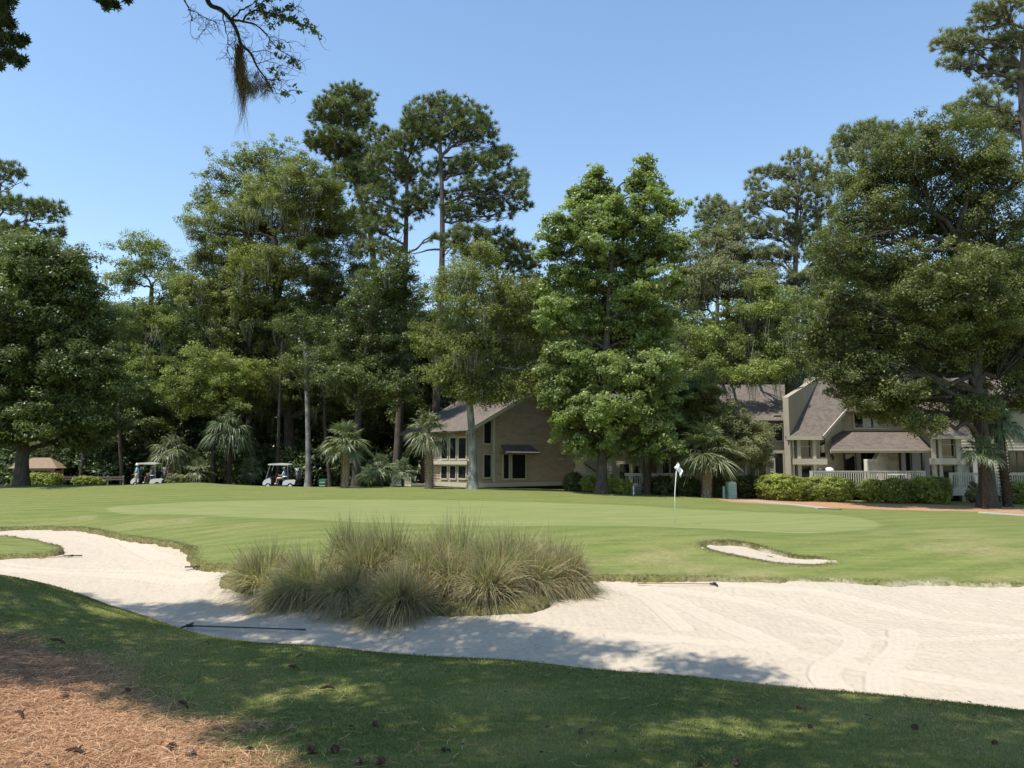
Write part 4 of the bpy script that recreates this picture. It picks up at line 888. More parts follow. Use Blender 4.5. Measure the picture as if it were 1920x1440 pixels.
# small pavilion far left
begin(); d = 60.0; fp = Frame((X(70, d), d), R(12)); g0 = gz(X(70, d), d)
mb = MB(); 
for u in (-1.3, -0.1, 1.3):
    for w_ in (-0.1, -2.2): mb = MB(); fp.box(mb, u - 0.09, u + 0.09, w_ - 0.09, w_ + 0.09, g0, 1.15); part('post', mb, M_SIDE)
mb = MB(); fp.box(mb, -1.5, 1.5, -0.005, 0.06, 0.92, 1.12); part('beam', mb, M_SIDE)
zt = Zp(858, d, 70); mb = MB(); c_ = [fp.p(-1.75, 0.4, 1.1), fp.p(1.75, 0.4, 1.1), fp.p(1.75, -2.7, 1.1), fp.p(-1.75, -2.7, 1.1), fp.p(-0.55, -1.15, zt), fp.p(0.7, -1.15, zt)]
mb.add(c_, [(0, 1, 5, 4), (2, 3, 4, 5), (3, 2, 1, 0)], [(1, 2, 5), (3, 0, 4)]); part('roof', mb, plain('tan_shingle', (0.27, 0.19, 0.13), 0.9, 0.1, 0.15, 5))
mb = MB(); fp.box(mb, 0.0, 1.2, -2.3, -2.2, g0, 0.9); part('panel', mb, M_SIDE); mb = MB(); fp.box(mb, -1.2, -0.2, -2.3, -2.2, g0, 0.3); part('panel', mb, M_SIDE)
house('pavilion', 'small open pavilion with a tan hipped roof among dark trees at far left', (X(70, d), d, g0), 'pavilion')
# ------------------------------------------------------------------ trees, named by what shows
OAKG = 'live oaks around the green'
def B(*a): return a
broadleaf('live_oak', 'big dark leafy tree filling the left edge, glossy crown down to the ground', 'oak tree', 46, [(40,905),(46,800),(70,650),(90,540)],
  [B(95,520,95,62),B(60,478,62,38),B(135,505,46,46),B(168,575,34,50),B(40,600,120,80),B(150,620,85,80),B(80,710,150,80),B(185,725,70,80),B(-30,720,120,100),B(60,800,120,50,-1),B(20,500,60,60,2),B(170,810,50,42,2)], LF_DARK, tr=0.36, leaf0=0.22, cover=1.4, per=36, group=OAKG)
pine('pine_tree', 'pine at the far left whose plated crown leans out over the dark oak', 64, [(-60,905),(-50,700),(-30,500),(0,380)],
  [B(0,325,50,24),B(-20,375,50,20),B(85,400,42,24),B(40,390,40,18),B(20,440,60,22),B(105,440,22,14),B(-10,500,60,24),B(110,500,50,24),B(135,525,34,20),B(60,485,50,20),B(-30,560,60,30)], LF_PINE, tr=0.33)
broadleaf('live_oak', 'airy mossy oak with sky showing through, left of the tallest oak crown', 'oak tree', 68, [(262,905),(265,780),(275,650),(285,540)],
  [B(262,465,45,34),B(240,520,44,36),B(300,500,40,34),B(330,545,36,34),B(262,590,60,30),B(220,620,40,42),B(325,620,50,36),B(350,690,50,34),B(250,690,50,40),B(290,760,75,40)], LF_YEL, tr=0.35, moss=0.10, mosslen=2.2, leaf0=0.2, cover=1.25, per=26, group=OAKG)
broadleaf('live_oak', 'thin pale oak crown rising behind the tallest live oak', 'oak tree', 78, [(470,905),(465,700),(460,450),(462,380)],
  [B(455,312,55,34),B(520,300,48,34),B(400,355,46,34),B(380,385,32,22),B(480,350,60,34),B(560,320,36,34)], LF_OAK, tr=0.35, leaf0=0.26, cover=0.75, per=20, group=OAKG)
broadleaf('live_oak', 'tallest live oak left of centre, broad rounded crown with hanging moss', 'oak tree', 66, [(546,909),(543,820),(538,700),(520,560),(515,450)],
  [B(560,368,105,58),B(490,420,95,55),B(620,430,85,62),B(425,480,75,52),B(530,500,110,60),B(640,530,72,70),B(400,560,70,52),B(500,600,110,62),B(610,630,90,66),B(450,650,70,50),B(560,710,110,60),B(640,720,60,46),B(390,425,48,34),B(490,748,60,32),B(605,762,56,26),B(440,715,50,36),B(690,690,46,40)], LF_OAK, tr=0.52, moss=0.2, mosslen=2.4, leaf0=0.19, cover=1.45, per=40, group=OAKG, flare=1.8, butt=0.08, top=0.6)
broadleaf('live_oak', 'dark dense tree between the tall oak and the pine trunks', 'oak tree', 55, [(668,905),(672,780),(690,640),(700,560)],
  [B(735,520,48,40),B(700,560,60,52),B(755,570,42,48),B(690,650,70,60),B(745,660,50,48),B(660,730,70,52),B(735,735,48,36)], LF_DARK, tr=0.3, leaf0=0.2, cover=1.5, per=36, moss=0.05, group=OAKG)
broadleaf('cypress_tree', 'straight grey fluted trunk standing beside the right golf cart', 'cypress tree', 60, [(578,914),(578,860),(577,790),(575,720),(572,640)],
  [B(572,700,44,46),B(600,640,40,46),B(560,620,36,50)], LF_DARK, BK_GREY, tr=0.24, leaf0=0.18, cover=1.0, group=None, flare=1.6, butt=0.12, top=0.62)
pine('pine_tree', 'tallest pine, two stacked bright plates on a leaning trunk left of centre', 71, [(705,905),(704,700),(700,480),(684,400),(655,300),(650,215)],
  [B(655,185,50,24),B(625,205,40,24),B(660,232,42,20),B(610,228,28,18),B(688,212,16,26),B(630,268,60,20),B(660,290,60,24),B(600,270,26,14),B(680,320,46,24),B(700,350,44,20),B(650,330,40,18)], LF_PINE, tr=0.36, cover=1.25)
pine('pine_tree', 'middle pine with a dark trunk fork, crown left of the round topped pine', 62, [(742,905),(750,760),(757,560),(760,480),(762,400),(764,300)],
  [B(715,258,40,22),B(750,280,44,28),B(790,250,34,24),B(720,310,46,22),B(770,330,50,26),B(705,370,44,20),B(690,405,40,18),B(800,370,42,20),B(720,430,44,20),B(715,470,48,20),B(770,390,46,20)], LF_PINE, tr=0.36, bare=(((762,474),(830,435)),))
pine('pine_tree', 'round topped pine right of the others, wide crown against the sky', 60, [(815,905),(818,760),(826,560),(829,480),(829,380),(826,290),(822,230)],
  [B(830,205,62,22),B(785,222,36,26),B(880,225,46,28),B(905,255,34,26),B(850,250,50,26),B(800,262,40,24),B(770,240,24,20),B(930,300,36,24),B(945,285,20,16),B(890,310,50,26),B(960,335,34,20),B(975,360,26,24),B(900,360,55,24),B(840,320,40,20),B(930,395,46,20),B(985,390,16,10),B(860,400,40,20),B(940,440,28,12),B(880,440,40,18),B(845,450,40,12)], LF_PINE, tr=0.34, cover=1.1, bare=(((829,440),(768,472)),((829,465),(772,476))))
pine('pine_tree', 'low dark pine boughs behind the mossy grey trunked oak', 66, [(945,905),(940,700),(935,560),(930,480)],
  [B(930,462,50,14),B(975,470,30,16),B(960,490,46,16),B(900,480,40,16),B(985,500,30,18),B(870,470,30,12)], LF_PINE, tr=0.25)
broadleaf('live_oak', 'slim oak with pale grey trunk in front of the tan gabled house', 'oak tree', 46, [(886,917),(887,860),(884,800),(880,730),(885,620),(890,520)],
  [B(888,478,42,34),B(870,520,50,34),B(920,530,46,38),B(840,555,50,34),B(890,585,60,40),B(960,560,50,44),B(830,620,50,34),B(880,660,70,40),B(945,640,64,46),B(1000,600,40,60),B(840,700,55,26),B(930,730,50,20,-0.6),B(990,722,38,20,-0.6),B(865,735,44,18,-0.6),B(905,748,56,14,-0.5),B(960,742,46,14,-0.5),B(1010,684,34,30,-0.4),B(905,712,60,24),B(975,690,50,34),B(810,650,34,24)], LF_OAK, BK_GREY, tr=0.26, moss=0.22, mosslen=1.9, leaf0=0.17, cover=1.5, per=34, group=OAKG, top=0.6, flare=1.7, butt=0.08)
GUMB = [B(1112,335,17,34),B(1130,365,24,34),B(1095,375,20,26),B(1208,318,17,30),B(1222,355,20,34),B(1190,350,16,30),B(1140,410,44,40),B(1215,410,44,44),B(1180,430,40,36),B(1255,395,26,34),B(1085,385,22,38),B(1045,440,34,34),B(1110,450,56,46),B(1180,490,70,50),B(1255,465,34,44),B(1060,510,54,44),B(1130,550,76,52),B(1225,545,54,52),B(1050,590,52,46),B(1150,630,86,52),B(1230,630,50,52),B(1060,670,50,44),B(1130,710,80,48),B(1210,710,66,44),B(1070,750,46,40),B(1040,720,30,34),B(1150,780,90,42),B(1225,790,44,40),B(1080,820,36,34),B(1120,840,46,26),B(1195,835,40,24),B(1032,740,28,24,-0.6),B(1062,792,30,30,-0.6),B(1082,838,24,22,-0.6),B(1245,750,44,44),B(1240,830,34,30)]
broadleaf('sweetgum_tree', 'bright green sweetgum right of centre with two pointed tops', 'sweetgum tree', 44, [(1128,925),(1129,850),(1131,760),(1140,600),(1150,450),(1160,350)],
  GUMB, LF_GUM, BK_OAK, tr=0.30, leaf0=0.2, cover=1.5, per=24, tuft=0.42, dome=0.85, core=0.6, up=0.5, flare=1.7, top=0.3, asp=0.8)
broadleaf('live_oak', 'grey green mossy oak dome behind, right of the sweetgum', 'oak tree', 62, [(1360,905),(1362,700),(1365,560)],
  [B(1345,465,60,38),B(1390,490,46,40),B(1300,500,46,34),B(1345,535,75,44),B(1430,530,44,40),B(1470,575,40,34),B(1300,545,44,40),B(1290,560,44,40),B(1400,560,40,34)], LF_GREY, tr=0.35, leaf0=0.22, cover=1.3, per=30, moss=0.15, mosslen=2.2, group=OAKG)
broadleaf('live_oak', 'moss draped oak above the long townhouse roof', 'oak tree', 57, [(1385,905),(1388,760),(1400,660),(1420,600)],
  [B(1440,555,50,36),B(1400,600,56,40),B(1470,600,44,40),B(1300,620,56,44),B(1350,640,50,40),B(1430,660,70,38),B(1290,680,60,30),B(1370,690,60,22),B(1480,680,50,40),B(1440,705,44,18),B(1440,700,50,22,-8),B(1385,708,40,16,-8),B(1335,700,40,20,-8)], LF_YEL, tr=0.4, leaf0=0.2, cover=1.2, per=32, moss=0.32, mosslen=2.8, group=OAKG)
pine('pine_tree', 'low pine top just right of the sweetgum', 70, [(1345,905),(1345,600),(1344,420)],
  [B(1335,385,32,18),B(1350,400,36,18),B(1320,410,24,16),B(1370,420,30,20),B(1340,440,44,22)], LF_PINEG, tr=0.28)
pine('pine_tree', 'tall pine with open ragged crown left of the great right oak', 64, [(1490,905),(1490,700),(1491,550),(1493,420),(1500,320)],
  [B(1500,298,30,16),B(1520,325,34,22),B(1470,330,34,18),B(1430,325,26,12),B(1415,350,22,16),B(1440,380,44,22),B(1500,370,50,26),B(1545,350,26,26),B(1540,400,40,24),B(1455,430,50,22),B(1395,400,30,22),B(1510,440,46,22),B(1470,480,44,20),B(1545,480,34,22),B(1500,530,44,16),B(1400,440,34,18),B(1425,480,34,18)], LF_PINEG, tr=0.33, cover=1.0)
pine('pine_tree', 'flat topped pine showing above the great right oak', 58, [(1640,905),(1640,600),(1630,350)],
  [B(1620,250,50,18),B(1590,270,40,20),B(1660,250,36,18),B(1570,295,26,20),B(1625,290,50,20),B(1720,248,40,12),B(1760,250,36,14),B(1650,270,40,16)], LF_PINEG, tr=0.3)
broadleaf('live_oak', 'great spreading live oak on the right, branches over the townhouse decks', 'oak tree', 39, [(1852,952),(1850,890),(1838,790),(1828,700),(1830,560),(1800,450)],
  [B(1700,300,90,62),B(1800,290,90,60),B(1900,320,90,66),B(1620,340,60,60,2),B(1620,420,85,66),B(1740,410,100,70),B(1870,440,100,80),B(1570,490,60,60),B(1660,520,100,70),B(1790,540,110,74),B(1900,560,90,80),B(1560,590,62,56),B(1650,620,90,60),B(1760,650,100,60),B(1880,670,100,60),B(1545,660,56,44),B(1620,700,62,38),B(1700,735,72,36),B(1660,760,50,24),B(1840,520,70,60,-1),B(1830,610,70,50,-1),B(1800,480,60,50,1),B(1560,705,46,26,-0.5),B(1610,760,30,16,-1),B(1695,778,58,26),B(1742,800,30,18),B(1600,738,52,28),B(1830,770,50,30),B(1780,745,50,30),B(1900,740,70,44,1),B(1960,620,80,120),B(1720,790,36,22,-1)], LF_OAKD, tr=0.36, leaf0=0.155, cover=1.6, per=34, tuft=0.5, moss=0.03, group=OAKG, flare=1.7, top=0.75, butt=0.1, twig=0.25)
pine('pine_tree', 'near tall pine cut by the upper right corner of the view', 46, [(1990,952),(1960,600),(1925,300),(1915,150),(1935,-60)],
  [B(1880,15,52,24),B(1850,45,40,18),B(1790,70,36,18),B(1775,85,34,12),B(1820,90,46,18),B(1780,118,24,10),B(1810,125,28,10),B(1900,80,50,24),B(1870,130,46,26),B(1920,160,50,30),B(1840,185,36,20),B(1800,205,26,14),B(1860,220,50,26),B(1810,235,34,14),B(1915,240,46,26),B(1900,-40,70,30),B(1960,60,60,30)], LF_PINEG, tr=0.3, puff=0.36, cover=1.0)
broadleaf('shrub_tree', 'small round tree between sweetgum and the long roof', 'small tree', 45.5, [(1318,925),(1320,860),(1322,790)],
  [B(1322,735,36,28),B(1300,770,40,34),B(1345,780,36,38),B(1310,820,46,32),B(1285,800,24,30)], LF_OAK, tr=0.09, leaf0=0.13, cover=1.5, per=32, tuft=0.36, group='small trees by the townhouses')
broadleaf('shrub_tree', 'small olive tree right of the big bright palm', 'small tree', 45, [(1413,925),(1410,870),(1408,840)],
  [B(1395,800,36,24),B(1425,825,28,30),B(1400,850,44,30),B(1375,820,26,26),B(1428,862,20,18)], LF_GREY, tr=0.08, leaf0=0.13, cover=1.5, per=32, tuft=0.34, group='small trees by the townhouses')
broadleaf('shrub_tree', 'dark shade tree hiding the long roof just right of the sweetgum', 'small tree', 47.2, [(1262,925),(1260,860),(1258,790)],
  [B(1255,735,40,30),B(1285,765,36,34),B(1235,775,40,34),B(1262,815,46,30),B(1225,820,34,28),B(1300,735,30,26)], LF_DARK, tr=0.10, leaf0=0.16, cover=1.5, per=30, tuft=0.4, group='small trees by the townhouses')
# understorey trees on the left, behind the carts
broadleaf('understory_tree', 'sunlit low tree behind the palms, left of the tall oak trunk', 'tree', 61, [(400,905),(400,820),(402,740)],
  [B(400,685,60,34),B(450,715,50,34),B(350,730,50,34),B(400,760,80,34)], LF_YEL, tr=0.2, leaf0=0.22, cover=1.2, per=28, group='understory trees at the wood edge')
broadleaf('understory_tree', 'dark tree in the gap behind the left golf cart', 'tree', 64, [(205,905),(208,830),(210,760)],
  [B(215,760,50,44),B(180,800,44,40),B(250,820,54,40),B(150,760,44,50),B(120,830,50,40)], LF_DARK, tr=0.25, leaf0=0.24, cover=1.4, per=30, group='understory trees at the wood edge')
broadleaf('understory_tree', 'dark understory tree behind the pine trunks left of the gabled house', 'tree', 66, [(790,905),(790,820),(785,700)],
  [B(780,640,60,50),B(720,700,60,50),B(800,720,60,50),B(760,780,80,46),B(680,800,60,46),B(830,650,50,60)], LF_DARK, tr=0.25, leaf0=0.26, cover=1.2, per=28, group='understory trees at the wood edge')
broadleaf('understory_tree', 'dark tree crown between the sweetgum and the gabled roof', 'tree', 63, [(1010,905),(1010,780),(1008,640)],
  [B(1010,560,60,50),B(960,640,60,56),B(1050,650,70,60),B(1000,720,60,44),B(1080,740,60,50)], LF_OAK, tr=0.25, leaf0=0.26, cover=1.2, per=28, moss=0.2, mosslen=2.2, group='understory trees at the wood edge')
# palms
palm('palm_tree', 'palm with green fan crown standing left of the gabled house', 47.5, (647,912), (648,832), 53, LF_PALM, 0.26)
palm('palm_tree', 'palm with bright drooping crown against the gabled house windows', 46.5, (805,915), (803,815), 52, LF_PALM, 0.27, droop=0.5)
palm('palm_tree', 'large bright palm with full round crown by the green utility box', 43.5, (1325,930), (1325,858), 78, LF_PALM, 0.32, nf=54, droop=0.4, emin=-18)
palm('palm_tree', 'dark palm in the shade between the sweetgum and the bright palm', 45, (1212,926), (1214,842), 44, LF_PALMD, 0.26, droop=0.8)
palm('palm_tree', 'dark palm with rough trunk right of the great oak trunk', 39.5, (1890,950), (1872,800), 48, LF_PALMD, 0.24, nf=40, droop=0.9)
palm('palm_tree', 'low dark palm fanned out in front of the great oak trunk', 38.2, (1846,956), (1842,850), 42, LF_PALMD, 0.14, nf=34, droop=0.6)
palm('palm_tree', 'sunlit palm behind the left golf cart', 59.5, (322,905), (322,850), 46, LF_PALM, 0.2, nf=36, droop=0.7)
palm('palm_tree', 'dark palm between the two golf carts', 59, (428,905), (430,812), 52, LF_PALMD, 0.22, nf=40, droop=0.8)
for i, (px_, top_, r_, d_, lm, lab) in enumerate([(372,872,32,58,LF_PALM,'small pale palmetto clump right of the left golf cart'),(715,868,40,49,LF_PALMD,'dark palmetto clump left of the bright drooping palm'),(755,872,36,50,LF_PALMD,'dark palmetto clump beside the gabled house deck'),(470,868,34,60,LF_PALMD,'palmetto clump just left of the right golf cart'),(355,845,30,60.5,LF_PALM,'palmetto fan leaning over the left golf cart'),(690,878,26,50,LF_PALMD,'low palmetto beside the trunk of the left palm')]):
    palm('palmetto', lab, d_, (px_, 908), (px_, top_ + 14), r_, lm, 0.06, nf=26, group='palmettos under the trees', blades=18, droop=0.5)
# clipped shrubs
G1 = 'clipped shrubs along the townhouse decks'
for b, d_, lab in [((1424,891,1501,937),43.2,'first long clipped yellow green hedge right of the utility box'),((1498,896,1603,936),43.4,'longest clipped hedge mound in front of the railed deck'),((1617,901,1657,937),43.2,'smallest round clipped bush in front of the railed deck'),((1651,899,1712,939),42.8,'middle clipped bush of the three before the railed deck'),((1708,896,1779,940),42.6,'right clipped bush of the three, reddish leaves on its front'),((1889,905,1935,942),42.5,'clipped bush at the right edge under the raised deck')]:
    shrub('hedge_bush', lab, d_, b, LF_HEDGE, G1, per=30)
shrub('leafy_bush', 'loose leafy plant in front of the right clipped bush', 41.8, (1722,920,1780,941), LF_HEDGE, None, 0.12, 1.2, False)
shrub('leafy_bush', 'thin bush left of the great oak trunk under the deck', 42.5, (1812,905,1838,938), LF_GREY, None, 0.12, 1.0, False)
G2 = 'dark shrubs in the shade of the townhouses'
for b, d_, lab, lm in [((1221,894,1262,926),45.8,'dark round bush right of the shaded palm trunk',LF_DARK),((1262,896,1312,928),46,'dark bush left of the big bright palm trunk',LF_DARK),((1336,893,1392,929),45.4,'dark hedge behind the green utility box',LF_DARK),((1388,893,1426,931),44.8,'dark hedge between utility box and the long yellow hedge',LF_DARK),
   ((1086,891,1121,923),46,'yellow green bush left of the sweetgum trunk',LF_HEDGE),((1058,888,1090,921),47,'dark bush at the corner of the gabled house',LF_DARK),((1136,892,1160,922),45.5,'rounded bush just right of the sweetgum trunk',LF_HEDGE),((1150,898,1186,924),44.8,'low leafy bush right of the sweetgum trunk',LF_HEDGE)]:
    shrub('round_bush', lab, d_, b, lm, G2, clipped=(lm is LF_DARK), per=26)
shrub('hedge_bush', 'pale clipped hedge in front of the far left pavilion', 58, (30,889,112,908), LF_HEDGE, None, per=22, tuft=0.2, leaf=0.11)
shrub('flowering_bush', 'scrubby pale bush left of the standing golfer', 57, (135,893,195,908), LF_HEDGE, None, 0.13, 0.8, False)
shrub('flowering_bush', 'pale bush at the rear wheel of the left golf cart', 56.5, (312,888,348,908), LF_GREY, None, 0.13, 1.0, False)
# woodland behind: reads as one mass
mw = MB(); Cs = []; Ds = []
for row, (d_, ztop) in enumerate(((72, 11.5), (82, 15), (92, 19))):
    nx = 46
    for i in range(nx):
        x = -66 + 132 * (i + 0.5 * (row % 2)) / nx + rng.normal() * 0.8; px_ = 960 + x / d_ * F
        yt_ = np.interp(px_, [-200, 100, 170, 200, 270, 340, 700, 770, 800, 850, 1000, 1300, 1450, 1560, 2100], [560, 560, 610, 590, 560, 520, 540, 560, 590, 560, 530, 560, 570, 480, 470]) + (60, 25, 0)[row]
        lim = 1.6 + (866 - yt_) * d_ / F + rng.normal() * 1.3 - 1.0
        for z in np.arange(0.6, lim, 2.2):
            C, D = blob_pts(np.array([x + rng.normal() * 0.7, d_ + rng.normal(), z + rng.normal() * 0.4]), (2.8, 2.2, 2.1), 0.8, 1.25, 0.9); Cs.append(C); Ds.append(D)
Cs = np.vstack(Cs); Ds = np.vstack(Ds); crown_mesh(mw, Cs, Ds, 0.8, 18, 0.40)
wood = mw.build('woodland', LF_WOOD); tag(wood, 'dark mass of woodland closing the view behind the green', 'woodland', kind='stuff')
mw = MB(); Cs = []; Ds = []
for i in range(190):
    x = rng.uniform(-44, 8); C, D = blob_pts(np.array([x, rng.uniform(62.5, 67), rng.uniform(0, 1.9)]), (1.5, 1.1, 1.2), 0.5, 1.3, 0.9); Cs.append(C); Ds.append(D)
Cs = np.vstack(Cs); Ds = np.vstack(Ds); crown_mesh(mw, Cs, Ds, 0.5, 10, 0.3)
und = mw.build('undergrowth', LF_WOOD); tag(und, 'dark undergrowth below the trees behind the golf carts', 'undergrowth', kind='stuff')
# bare trunks inside the wood
for px_, lab in ((150, 'thin dark trunk beside the pavilion'), (230, 'thin dark trunk left of the standing golfer'), (520, 'leaning dark trunk behind the right golf cart'), (620, 'thin dark trunk between the grey trunk and the left palm')):
    p = W(px_, 905, 62.0); p[2] = gz(p[0], p[1]) - 0.1; q_ = W(px_ + rng.uniform(-14, 14), 640, 62.0); mt = MB(); flare_trunk(mt, trunk_line([p, (p + q_) / 2 + rng.normal(size=3) * 0.2, q_], 10), 0.16, 0.6, 9, 1.4)
    r_ = empty('tree_trunk', p, lab, 'tree trunk', 'bare trunks in the wood'); o = mt.build('trunk', BK_OAK, None, True); keep_parent(r_, o)
# ------------------------------------------------------------------ tall grass clumps on the island
LF_CORD = leaf_mat('cordgrass', [(0.0, (0.22, 0.17, 0.10)), (0.32, (0.48, 0.385, 0.25)), (0.55, (0.37, 0.345, 0.19)), (0.8, (0.25, 0.30, 0.135)), (1.0, (0.60, 0.52, 0.38))], 0.4, 0.6, 0.2, 0.12)
def grass_clump(px_, py_, d_, Rx, Hh, green, label, n=2700, lean=(0, 0)):
    Rx *= 1.12; Hh *= 0.86
    c = W(px_, py_, d_); g = gz(c[0], c[1]); root = empty('grass_clump', (c[0], c[1], g), label, 'grass clump', 'tall grass clumps in the bunker')
    nt_ = 34; ti = rng.integers(0, nt_, n); taz = rng.uniform(0, 2 * np.pi, nt_); tu = rng.random(nt_) ** 0.8; green = green * 0.8; az = taz[ti] + rng.normal(size=n) * 0.38; u = np.clip(tu[ti] + rng.normal(size=n) * 0.12, 0, 1); th = np.radians(3 + 62 * u + rng.normal(size=n) * 7)
    br = 0.30 * np.sqrt(rng.random(n)) * Rx; L = 0.88 * Hh * (rng.uniform(0.8, 1.15, nt_))[ti] * (0.55 + 0.75 * rng.random(n) ** 0.8) * (1.0 + 0.18 * u) * 1.2
    h = np.stack([np.cos(az), np.sin(az), np.zeros(n)], 1)
    base = np.array([c[0], c[1], g - 0.03]) + h * br[:, None] * np.array([1, 0.9, 1])
    t = np.linspace(0, 1, 7)[None, :, None]; dr = (h + np.array([lean[0], lean[1], 0])) * np.sin(th)[:, None] * (Rx / Hh) * 1.02 + np.array([0, 0, 1.0]) * np.cos(th)[:, None]
    sag = (0.10 + 0.85 * u ** 1.3 + 0.06 * rng.normal(size=n))[:, None, None]
    P = base[:, None] + dr[:, None] * t * L[:, None, None] + np.array([0, 0, -1.0]) * sag * L[:, None, None] * t ** 2.3
    P += rng.normal(size=(n, 1, 3)) * 0.07 * t ** 2 + rng.normal(size=(n, 1, 3)) * 0.03 * np.sin(t * 5) * t; P[..., 2] = np.maximum(P[..., 2], g - 0.22 - 0.05)
    wd = np.array([0.0048, 0.0060, 0.0058, 0.0050, 0.0038, 0.0025, 0.0008])[None] * rng.uniform(0.8, 1.3, (n, 1))
    s = nrm(np.cross(dr, rdir(n))); V, Q_ = ribbons(P, wd, s)
    base_c = np.where(rng.random(n) < green * (1.15 - 0.75 * u), rng.uniform(0.55, 0.85, n), rng.uniform(0.05, 0.5, n)); base_c = np.where(rng.random(n) < 0.06, 1.0, base_c)
    a = np.clip(base_c[:, None] + np.linspace(0.04, -0.12, 7)[None], 0, 1); a = np.repeat(a[..., None], 2, 2).ravel()
    o = mesh_obj('blades', V, Q_, None, LF_CORD, None, {'rnd': a}); keep_parent(root, o); return root
for a in [(495,1062,15.6,0.72,0.98,0.45,'leftmost grass clump at the tip of the island'),(590,1085,14.9,0.78,0.95,0.55,'grass clump second from the left, greyish'),(665,1075,15.6,0.75,1.10,0.75,'green grass clump behind the second from the left'),
    (650,1112,14.4,0.62,0.80,0.3,'low tan grass clump near the sand, left of the front one'),(735,1070,15.4,0.72,1.22,0.6,'tallest grass clump left of the middle'),(715,1120,13.9,0.66,0.95,0.55,'green grass clump leaning on the tan front clump'),
    (757,1124,13.8,0.66,0.90,0.15,'tan drooping grass clump at the very front'),(855,1078,15.3,0.80,1.15,0.85,'broad green grass clump in the middle'),(930,1100,14.6,0.70,0.92,0.5,'grass clump with brown heart right of the middle'),
    (915,1120,13.9,0.60,0.74,0.35,'low brown green grass clump at the front right'),(960,1080,15.2,0.74,1.0,0.45,'grass clump behind, third from the right'),(1030,1072,15.3,0.74,0.95,0.3,'brownish grass clump at the right end'),
    (1062,1088,15.0,0.52,0.85,0.2,'outermost right grass clump hanging over the sand'),(1000,1098,14.7,0.66,0.80,0.35,'low grass clump between the right end and the brown heart'),(690,1092,14.9,0.62,1.0,0.5,'grass clump in the second row left of the middle'),(850,1108,14.3,0.6,0.8,0.3,'short tan grass clump in front of the broad green one'),(800,1090,14.7,0.7,0.95,0.6,'grass clump deep in the middle behind the front one'),(545,1098,14.8,0.6,0.75,0.3,'low grass clump in front of the leftmost')]:
    grass_clump(*a)

# ------------------------------------------------------------------ short grass, straw
LF_TURF = leaf_mat('turf_blade', [(0.0, (0.085, 0.105, 0.020)), (0.5, (0.15, 0.170, 0.034)), (0.8, (0.25, 0.235, 0.070)), (1.0, (0.42, 0.33, 0.16))], 0.35, 0.5, 0.3, 0.15)
M_STRAW = leaf_mat('pine_straw', [(0.0, (0.16, 0.078, 0.038)), (0.5, (0.42, 0.22, 0.11)), (1.0, (0.66, 0.43, 0.26))], 0.12, 0.6, 0.25, 0.2)
def blades(n, x, y, h, wd, tilt=0.55):
    z = turf_z(x, y); base = np.stack([x, y, z - 0.004], 1); d_ = nrm(rdir(n) * tilt + np.array([0, 0, 1.0])); L = h * rng.uniform(0.5, 1.3, n)
    s = nrm(np.cross(d_, rdir(n))) * (wd * rng.uniform(0.7, 1.3, n))[:, None]
    return np.stack([base - s, base + s, base + d_ * L[:, None]], 1).reshape(-1, 3)
# near lawn: only where the lawn is close enough for single blades to show
n = 330000; y = 3.6 + 6.4 * rng.random(n) ** 1.25; x = rng.uniform(-1, 1, n) * (0.74 * y + 0.3)
st = sstep(sdf(STRAW, x, y), -0.5, 0.5); sd = s_main(x, y)
k = (rng.random(n) > st * 1.02) & (sd < -0.05); x, y = x[k], y[k]; n = len(x)
V = blades(n, x, y, 0.022, 0.0016 + 0.0004 * (y - 4)); grass = mesh_obj('grass', V, None, np.arange(n * 3).reshape(-1, 3), LF_TURF, None, {'rnd': np.repeat(np.clip(rng.random(n) * 0.7 + 0.9 * fbm(x * 0.9, y * 0.9, 71, 3) + 0.12, 0, 1), 3)})
tag(grass, 'short lawn grass of the near bank', 'grass', kind='stuff')
# shaggy grass along the bunker lips
def lip_blades(P, n, sign=-1, ym=0):
    Pn = np.roll(P, -1, 0); L = np.linalg.norm(Pn - P, axis=1); i = rng.choice(len(P), n, p=L / L.sum()); f = rng.random((n, 1)); q_ = P[i] * (1 - f) + Pn[i] * f
    q_ = q_ + rng.normal(size=(n, 2)) * 0.13; return q_[(np.abs(q_[:, 0]) < 0.75 * q_[:, 1]) & (q_[:, 1] < 32)]
pts = np.vstack([lip_blades(BUNK, 60000), lip_blades(ISL, 26000), lip_blades(SB, 12000), lip_blades(PEN, 8000)]); x, y = pts.T
sdv = np.maximum(s_main(x, y), sdf(SB, x, y)) + lip_noise(x, y); k = (sdv < 0.03) & (sdv > -0.45) & (y > 9.5); x, y = x[k], y[k]; n = len(x)
V = blades(n, x, y, 0.05, 0.004, 1.0)
lip = mesh_obj('rough_grass', V, None, np.arange(n * 3).reshape(-1, 3), leaf_mat('rough_blade', [(0.0, (0.10, 0.085, 0.03)), (0.5, (0.17, 0.165, 0.06)), (1.0, (0.33, 0.28, 0.13))], 0.3), None, {'rnd': np.repeat(rng.random(n), 3)})
tag(lip, 'shaggy rough grass along the bunker lips', 'grass', kind='stuff')
